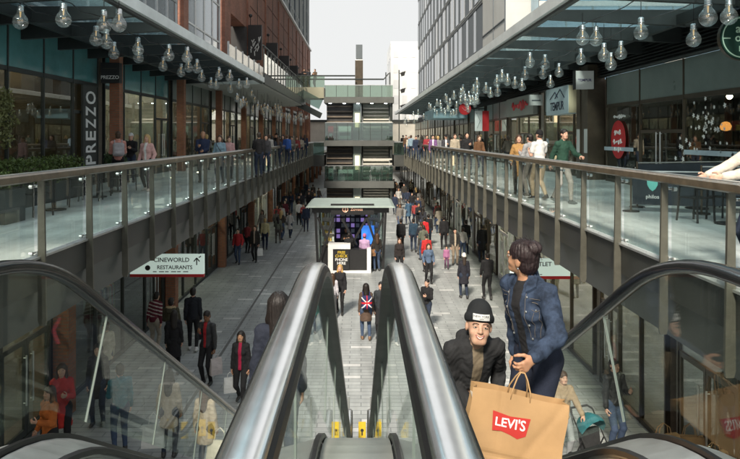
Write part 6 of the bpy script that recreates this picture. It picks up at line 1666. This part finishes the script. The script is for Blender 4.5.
for i, (xp, D) in enumerate(((304, 57.9), (308.5, 58), (315, 58.2))):
    rt_ = up(['person in black leaning on the upper footbridge, at the left', 'person in dark grey in the middle of the upper footbridge', 'person in brown on the upper footbridge nearest the tower'][i], xp, D + 1.2, (200, 30, 150)[i], 1.75, top=(BLK, (.04, .04, .045), (.09, .06, .04))[i], L='bent', Rr='bent', stride=.1); rt_.location.z = tz(87) + .02
up('woman with long brown hair in a camel coat on the right upper walkway', 519, 18.0, 165, 1.66, top=(.36, .21, .08), bottom=BLK, hair=('long', HBR), coat=.52, female=True, Rr='pocket', L='pocket')
up('dark haired person in a grey top between the camel coat and the man in white', 530, 17.4, 30, 1.68, top=(.30, .30, .31), bottom=(.12, .11, .10), hair=('short', HB), L='bent', Rr='bent')
up('man in a white T-shirt, black cap and beige shorts walking away on the right', 539.5, 16.2, 20, 1.76, top=(.66, .65, .64), bottom=(.36, .29, .20), hair=('cap', (.012, .012, .013)), sleeves=False, stride=.14, L='bent', Rr='bent', skin='fair')
up('man in a dark green jumper and pale trousers reaching towards the right handrail', 562, 15.4, 200, 1.79, top=(.022, .06, .042), bottom=(.30, .29, .27), hair=('short', HB), shirt=None, L='rail', Rr='back', stride=.2, lean=6, skin='fair', shoes=(.02, .02, .02))
up('woman with long blonde hair sitting behind the right restaurant window', 694, 17.6, 150, 1.66, top=(.10, .06, .03), hair=('long', (.40, .24, .09)), female=True, seated=True).location = ((694 - CX) / F * 18.6, 18.6, 0)
t = thing('bench', 'dark bench inside the right restaurant window under the blonde woman', 'bench', (9.68, 18.5, 0)); b = MB(); b.box(9.35, 10.3, 18.2, 19.0, .32, .40); b.build('seat', M_BRONZE, t)
for xx in (9.4, 10.2): b = MB(); b.box(xx, xx + .06, 18.25, 18.95, .013, .319); b.build('leg', M_BRONZE, t)
person('person in a cream jumper leaning on the right handrail at the photo edge', 4.55, 7.35, 0, 1.78, 75, (.62, .56, .48), DKJEAN, ('short', HBR), 'fair', L=(-.28, .42, 1.15), Rr=(.12, .5, 1.14), vox=.008, lean=3, group=None)
lab = ['walker in purple and white far along the right upper walkway', 'walker in a black cap far along the right upper walkway', 'walker in beige on the right upper walkway before the white and red poster', 'long haired woman in black on the right upper walkway below the red round sign', 'woman in brown on the right upper walkway below the poster', 'walker in black by the far end of the right handrail', 'walker in pale blue far along the right upper walkway', 'walker in navy far along the right upper walkway', 'walker in charcoal far along the right upper walkway', 'walker in dark red far along the right upper walkway', 'walker in grey beside the purple top', 'walker in dark brown at the far end of the right upper walkway', 'walker in cream at the far end of the right upper walkway', 'walker in black beside the walker in beige']
for i, (xp, D, c, hh, fa) in enumerate(((433, 36, (.16, .08, .2), ('short', HB), 180), (446, 33, (.05, .05, .06), ('cap', BLK), 175), (455, 31, (.36, .31, .24), ('short', HBR), 185), (467, 27, BLK, ('long', HB), 180), (479, 25.5, (.12, .06, .03), ('long', HBR), 200), (403, 62, BLK, ('short', HB), 0), (411, 48, (.2, .28, .34), ('short', HBR), 0), (416, 44, NAVY, ('short', HB), 180), (422, 41, (.04, .04, .045), ('long', HB), 10), (427, 40, (.25, .03, .04), ('short', HB), 180), (438, 38, (.2, .2, .21), ('short', HBL), 0), (406, 56, (.09, .05, .03), ('short', HB), 180), (409, 52, (.5, .46, .38), ('long', HBR), 180), (461, 32, BLK, ('short', HB), 10))):
    up(lab[i], xp, D, fa, qd.uniform(1.62, 1.8), top=c, hair=hh, stride=.15, shirt=WHITE if i in (0, 1) else None, L=qd.choice(('hang', 'fwd', 'bent')), group='people along the right upper walkway')

# --- the lower street; feet given as photo pixels
def gp(label, xp, yf, face, H=1.72, **k):
    D = (EYE - GZ) * F / (yf - CY)
    return person(label, (xp - CX) / F * D, D, GZ + .004, H, face, vox=vx(D), **k), D
r0, D0 = gp('woman in a maroon top and black jacket walking with a white bag', 241, 405, 175, 1.68, top=BLK, bottom=BLK, hair=('long', HB), shirt=(.30, .015, .05), female=True, stride=.22, L='hang', Rr='hang', skin='tan', coat=.86)
carrier('carrier_bag', 'white carrier bag in the hand of the woman in maroon', 'bag', W(r0, (.25, .03, .75)), .28, .34, .10, mat('white_bag', (.65, .66, .66), .5, 0, .1, 9), 20, .12)
r0, D0 = gp('man in a black leather jacket over red looking at his phone', 207, 384, 165, 1.80, top=(.018, .018, .02), bottom=BLK, hair=('short', HB), shirt=(.32, .02, .025), skin='brown', Rr='phone', L='bag', nod=20, topmat=leather((.02, .022, .026)))
carrier('carrier_bag', 'pale carrier bag in the hand of the man with the phone', 'bag', W(r0, (-.27, .05, .78)), .30, .40, .12, mat('pale_bag', (.5, .45, .45), .5, 0, .1, 9), 40, .10)
gp('man in a black jacket and white trainers walking away on the left', 193, 351, 10, 1.80, top=(.016, .018, .024), bottom=BLK, hair=('short', HB), stride=.14, shoes=(.62, .62, .62))
gp('person in a khaki parka with a fur trimmed hood, back turned', 171, 361, 5, 1.72, top=(.06, .055, .035), bottom=BLK, hair=('short', HB), hood=True, fur=(.40, .30, .18), coat=.78, L='bent', Rr='bent')
gp('woman in a burgundy and white striped top near the left shops', 154, 352, 350, 1.68, top=(.12, .02, .035), bottom=(.4, .36, .3), hair=('short', HB), pattern=(.5, .45, .42), female=True, lean=12)
gp('person in a long black coat between the khaki parka and the escalator', 174, 375, 15, 1.66, top=BLK, bottom=BLK, hair=('long', HB), coat=.5, female=True)
for i, (xp, D, sg) in enumerate(((169, 12.2, -1), (205, 11.6, 1))):
    rr_ = person(['woman in a beige coat with a white tote, seen through the left escalator glass', 'woman in a beige coat with a large cream tote nearer the escalator foot'][i], (xp - CX) / F * D, D, GZ + .004, (1.66, 1.6)[i], (5, 350)[i], (.40, .33, .25), DKJEAN, ('long', (HB, HBR)[i]), 'tan', coat=.62, vox=.009, female=True, L='bag', Rr='bag')
    carrier('tote_bag', ['white tote bag carried by the woman in beige', 'large cream tote bag in front of the second beige coat'][i], 'bag', W(rr_, (sg * .29, .0, .86)), .42 + .08 * i, .42, .12, mat(['white_canvas', 'cream_canvas'][i], [(.62, .63, .62), (.58, .54, .44)][i], .8, 0, .08, 6), (5, 350)[i], .24)
for i_, (xa_, ya_) in enumerate(((-5.75, 12.3), (-5.5, 11.3))): person(['shopper in a long red coat by the lower left shop window, behind the escalator glass', 'shopper in a burnt orange coat nearest the lower left shop window'][i_], xa_, ya_, GZ + .004, (1.74, 1.7)[i_], (200, 150)[i_], ((.45, .035, .03), (.42, .12, .03))[i_], BLK, ('long', HBR), 'fair', coat=.55, vox=.009, female=True, L='bent', Rr='pocket')  # two figures added in place of a reddish reflection in the escalator glass
gp('person in teal seen through the lower left escalator glass', 120, 452, 30, 1.7, top=(.03, .14, .18), bottom=JEAN, hair=('short', HB), L='bent')
gp('person in a dark coat among the shoppers at the lower left', 98, 425, 190, 1.72, top=(.03, .028, .03), hair=('long', HB), coat=.6, female=True)
gp('person in a cream jacket at the lower left shop window', 106, 392, 60, 1.68, top=(.42, .38, .30), hair=('short', HBR), coat=.8)
gp('person in a red hoodie and jeans walking by the left shops', 238, 264, 178, 1.70, top=(.36, .03, .035), bottom=JEAN, hair=('short', HB), stride=.15, L='pocket', Rr='pocket')
r0, D0 = gp('person in a long dark coat with a white bag by the left shops', 255, 262, 170, 1.78, top=(.025, .022, .02), bottom=BLK, hair=('long', HBR), shirt=(.3, .24, .2), stride=.12)
carrier('carrier_bag', 'white bag carried by the person in the long dark coat', 'bag', W(r0, (-.26, .03, .78)), .28, .36, .1, MATS['white_bag'], 10, .1)
gp('person in a yellow and white top and navy trousers behind the dark coat', 265, 250, 5, 1.70, top=(.45, .40, .22), bottom=NAVY, hair=('short', HBL), stride=.12)
gp('person in dark red near the middle left shops', 285, 225, 180, 1.72, top=(.10, .02, .03), hair=('short', HB), bottom=BLK)
gp('person in a white top walking left of the kiosk', 299, 225.5, 10, 1.70, top=(.52, .52, .5), bottom=BLK, hair=('short', HBR), stride=.15)
gp('person in navy walking left of the kiosk', 306, 232, 5, 1.76, top=NAVY, bottom=(.03, .035, .06), hair=('short', HB), stride=.18)
gp('customer in black standing at the kiosk counter', 349, 271, 5, 1.74, top=BLK, bottom=BLK, hair=('short', HB), L='bent', Rr='bent')
gp('customer in a lilac top and pink cap at the kiosk counter', 364.5, 271.5, 355, 1.70, top=(.42, .28, .44), bottom=BLK, hair=('cap', (.45, .12, .24)), L='bent', Rr='bent', build=1.12)
r0, D0 = gp('customer in a dark coat and jeans with a brown bag at the kiosk', 377, 271, 15, 1.72, top=(.025, .022, .02), bottom=JEAN, hair=('long', HBR), female=True)
carrier('shoulder_bag', 'brown bag at the side of the kiosk customer in jeans', 'bag', W(r0, (-.24, -.05, 1.25)), .3, .3, .1, leather((.22, .11, .05)), 15, .25)
person('kiosk seller in black behind the counter', -.72, KYY + 1.2, GZ + .004, 1.75, 180, BLK, BLK, ('short', HB), 'tan', vox=.017, L='bent', Rr='bent')
gp('person in a black jacket walking away, right of the kiosk', 401, 252, 5, 1.76, top=BLK, bottom=BLK, hair=('short', HB), stride=.14)
gp('person in a dark top facing the camera just behind the right handrail crest', 399.5, 276, 180, 1.66, top=(.025, .02, .02), bottom=BLK, hair=('long', HBR), female=True)
gp('person in a teal blue jacket walking away in the street', 413.5, 252, 355, 1.78, top=(.025, .05, .08), bottom=DKJEAN, hair=('short', HB), stride=.16)
gp('person in a bright red coat walking away', 424.5, 249, 0, 1.72, top=(.50, .025, .03), bottom=BLK, hair=('short', HB), coat=.72, stride=.12)
gp('dark figure beside the bright red coat', 428.5, 246, 0, 1.78, top=BLK, hair=('short', HB))
gp('person in a red jacket half hidden behind the woman in blue', 426.5, 272, 10, 1.70, top=(.42, .03, .03), bottom=BLK, hair=('cap', (.03, .03, .03)))
gp('woman in a blue jacket and black leggings facing the camera', 428.5, 283.5, 185, 1.66, top=(.085, .125, .20), bottom=BLK, hair=('long', HBR), female=True, stride=.08, L='pocket', Rr='pocket')
gp('tall person in black walking away by the middle right', 444, 250, 0, 1.84, top=BLK, bottom=BLK, hair=('short', HB), stride=.12)
gp('person in a beige gilet over black sleeves facing the camera', 455, 265, 180, 1.74, top=(.03, .03, .03), bottom=(.2, .16, .12), hair=('short', HB), shirt=(.40, .33, .25))
gp('small child in pink walking on the right', 446.5, 269, 180, 1.05, top=(.34, .14, .26), bottom=(.12, .05, .1), hair=('short', HBR), stride=.12)
gp('person in black beside the white framed shop on the right', 466, 254, 5, 1.78, top=BLK, hair=('short', HB))
gp('person in a long black coat close to the right shop windows', 482, 262, 0, 1.84, top=BLK, hair=('short', HB), coat=.55)
gp('woman in a dark coat and white hat walking away on the right', 464, 298.5, 3, 1.68, top=(.022, .022, .03), bottom=DKJEAN, hair=('hatlong', (.6, .58, .55)), coat=.58, female=True, stride=.1, L='bag')
gp('man in a black jacket walking away on the right', 487.5, 300, 5, 1.78, top=BLK, bottom=BLK, hair=('short', HB), stride=.12, L='fwd', Rr='fwd')
gp('blonde person in a black jacket seen between the two escalators', 340, 314, 170, 1.70, top=BLK, bottom=BLK, hair=('long', (.42, .26, .09)), female=True, stride=.1)
gp('brown haired girl in a lilac white top and grey leggings between the escalators', 332.5, 318, 10, 1.50, top=(.50, .48, .52), bottom=(.10, .10, .11), hair=('long', HBR), female=True, stride=.12, shoes=(.6, .6, .6))
r0, D0 = gp('black haired woman in a brown coat with a flag rucksack between the escalators', 366, 340, 5, 1.70, top=(.09, .06, .045), bottom=JEAN, hair=('long', HB), coat=.60, female=True, shoes=(.16, .09, .05), stride=.08)
backpack('rucksack with red, white and blue crosses on the brown coat', r0.location.x, r0.location.y, r0.location.z, 1.70, 5, (.025, .03, .09), pat=True)
gp('person in dark clothes seen through the right inner escalator glass', 381, 338, 170, 1.70, top=(.03, .035, .04), bottom=BLK, hair=('short', HB))
gp('person in a sea green hoodie seen through the right inner escalator glass', 392, 344, 190, 1.68, top=(.06, .20, .18), bottom=(.10, .14, .17), hair=('long', HBR), female=True, shoes=(.5, .5, .5), stride=.12, Rr='bent')
gp('child in dark green seen through the left inner escalator glass', 313, 334, 20, 1.25, top=(.03, .06, .05), hair=('short', HB))
gp('person in black just right of the right inner handrail', 427, 330, 150, 1.60, top=BLK, hair=('short', HB), L='bent')
gp('woman in a beige coat pushing the pushchair, seen through the right escalator glass', 563, 462, 190, 1.70, top=(.30, .22, .14), bottom=(.30, .32, .33), hair=('short', HBR), female=True, L='push', Rr='push', coat=.85)
gp('man in a black jacket, jeans and white trainers seen through the right escalator glass', 614, 452, 200, 1.80, top=BLK, bottom=JEAN, hair=('short', HB), shoes=(.65, .65, .65), L='bent', topmat=leather((.02, .02, .022)))
# far shoppers of the lower street
far = [(303, 205), (309, 207), (297, 203), (313, 203), (306, 199), (291, 212), (301, 213), (392, 203), (396, 200), (399, 206), (404, 203), (408, 209), (395, 215), (412, 214), (418, 222), (394, 196), (401, 197)]
for i, (xp, yf) in enumerate(far):
    c = qd.choice(cols + [BLK] * 6)
    side = 'left' if xp < 350 else 'right'
    gp(f'small dark clothed shopper far down the lower street, {side} of the stair tower', xp, yf, qd.choice((0, 180, 170, 10)), qd.uniform(1.6, 1.82), top=qd.choice((BLK, (.03, .03, .035), (.04, .035, .03), NAVY)), hair=('short', HB), stride=.15, group=f'far shoppers {side} of the stair tower', faceparts=False)

# more of the crowd, mid distance and far ends
qe = random.Random(31)
def crowd(i, xx, yy, zz, label, group):
    c = qe.choice((BLK, BLK, (.03, .032, .04), NAVY, (.06, .05, .04), (.16, .15, .14), (.28, .05, .05), (.30, .27, .22), (.05, .10, .16), (.12, .13, .10), (.4, .39, .37)))
    return person(label, xx, yy, zz, qe.uniform(1.56, 1.84), qe.choice((0, 180)) + qe.uniform(-25, 25), c, qe.choice((BLK, DKJEAN, JEAN, (.10, .09, .08))), (qe.choice(('short', 'short', 'long', 'cap', 'pony')), qe.choice((HB, HB, HBR, (.03, .02, .015), HBL))), qe.choice(('fair', 'tan', 'fair', 'brown')), vox=vx(yy) if yy < 34 else .024, L=qe.choice(('hang', 'fwd', 'bent', 'pocket', 'back')), Rr=qe.choice(('hang', 'fwd', 'bent', 'back')), stride=qe.choice((.05, .14, .2, .26)), coat=qe.choice((.9, .9, .86, .6)), female=qe.random() < .45, turn=qe.uniform(-30, 30), faceparts=yy < 34, group=group)
spots = []
tries = 0
while len(spots) < 50 and tries < 4000:
    tries += 1
    if len(spots) < 17: xx, yy, zz, lb, gr = qe.uniform(-6.0, -3.6), qe.uniform(30, 62), GZ + .004, 'shopper among the crowd along the lower left shop fronts beyond the sign', 'crowd along the lower left shops'
    elif len(spots) < 36: xx, yy, zz, lb, gr = qe.uniform(2.4, 5.6), qe.uniform(31, 66), GZ + .004, 'shopper among the crowd along the lower right shop fronts beyond the red coats', 'crowd along the lower right shops'
    elif len(spots) < 41: xx, yy, zz, lb, gr = qe.uniform(-7.9, -4.9), qe.uniform(30, 56), 0, 'walker in the crowd towards the far end of the left upper walkway', 'crowd at the far end of the left upper walkway'
    else: xx, yy, zz, lb, gr = qe.uniform(4.5, 8.0), qe.uniform(30, 66), 0, 'walker in the crowd towards the far end of the right upper walkway', 'crowd at the far end of the right upper walkway'
    if any(abs(xx - o_.location.x) < .75 and abs(yy - o_.location.y) < .75 and abs(zz - o_.location.z) < 1 for o_ in bpy.data.objects if o_.name.startswith('person') and o_.type == 'EMPTY'): continue
    spots.append(1); crowd(len(spots), xx, yy, zz, lb, gr)
# ---------------------------------------------------------------- camera, light, sky
cam = bpy.data.cameras.new('camera'); co = bpy.data.objects.new('camera', cam); col.objects.link(co)
co.location = (0, 0, EYE); co.rotation_euler = (R(90), 0, 0)
cam.sensor_width = 36; cam.lens = 36 * F / 740
cam.shift_x = (370 - CX) / 740; cam.shift_y = -(229.5 - CY) / 740
cam.clip_start = .05; cam.clip_end = 2000
scene.camera = co
w = bpy.data.worlds.new('World'); scene.world = w; w.use_nodes = True
nt = w.node_tree; N, L = nt.nodes, nt.links
bg = N['Background']; bg.inputs['Strength'].default_value = .10
SUN_EL, SUN_AZ = R(40), R(196)         # azimuth measured clockwise from +Y
sky = N.new('ShaderNodeTexSky'); sky.sky_type = 'NISHITA'; sky.sun_disc = False; sky.sun_elevation = SUN_EL; sky.sun_rotation = SUN_AZ
sky.air_density = 1.0; sky.dust_density = 3.0; sky.ozone_density = 1.0
tc = N.new('ShaderNodeTexCoord'); sp = N.new('ShaderNodeSeparateXYZ'); L.new(tc.outputs['Generated'], sp.inputs[0])
ns = N.new('ShaderNodeTexNoise'); ns.inputs['Scale'].default_value = 3.2; ns.inputs['Detail'].default_value = 8; ns.inputs['Roughness'].default_value = .6
L.new(tc.outputs['Generated'], ns.inputs['Vector'])
m1 = N.new('ShaderNodeMapRange'); m1.inputs[1].default_value = .34; m1.inputs[2].default_value = .54; L.new(ns.outputs['Fac'], m1.inputs[0])
m2 = N.new('ShaderNodeMapRange'); m2.inputs[1].default_value = .35; m2.inputs[2].default_value = .92; m2.inputs[3].default_value = 1.0; m2.inputs[4].default_value = .0; L.new(sp.outputs[2], m2.inputs[0])
mxm = N.new('ShaderNodeMath'); mxm.operation = 'MAXIMUM'; L.new(m1.outputs[0], mxm.inputs[0]); L.new(m2.outputs[0], mxm.inputs[1])
mul = N.new('ShaderNodeMath'); mul.operation = 'MULTIPLY'; mul.inputs[1].default_value = .97; L.new(mxm.outputs[0], mul.inputs[0])
mix = N.new('ShaderNodeMix'); mix.data_type = 'RGBA'; L.new(mul.outputs[0], mix.inputs['Factor']); L.new(sky.outputs[0], mix.inputs['A']); mix.inputs['B'].default_value = (6.25, 6.3, 6.25, 1)
L.new(mix.outputs['Result'], bg.inputs['Color'])
sl = bpy.data.lights.new('sun', 'SUN'); sl.energy = 4.4; sl.angle = R(9); sl.color = (1, .90, .76)
so = bpy.data.objects.new('sun', sl); col.objects.link(so)
d = Vector((math.sin(SUN_AZ) * math.cos(SUN_EL), math.cos(SUN_AZ) * math.cos(SUN_EL), math.sin(SUN_EL)))
so.rotation_euler = d.to_track_quat('Z', 'Y').to_euler(); so.location = d * 60
scene.view_settings.view_transform = 'Standard'; scene.view_settings.look = 'None'; scene.view_settings.gamma = 1; scene.view_settings.exposure = .5
scene.view_settings.use_curve_mapping = False
scene.render.engine = 'CYCLES'
scene.cycles.transparent_max_bounces = 40; scene.cycles.max_bounces = 7; scene.cycles.diffuse_bounces = 3; scene.cycles.glossy_bounces = 4
scene.cycles.use_denoising = True
scene.cycles.sample_clamp_indirect = 6
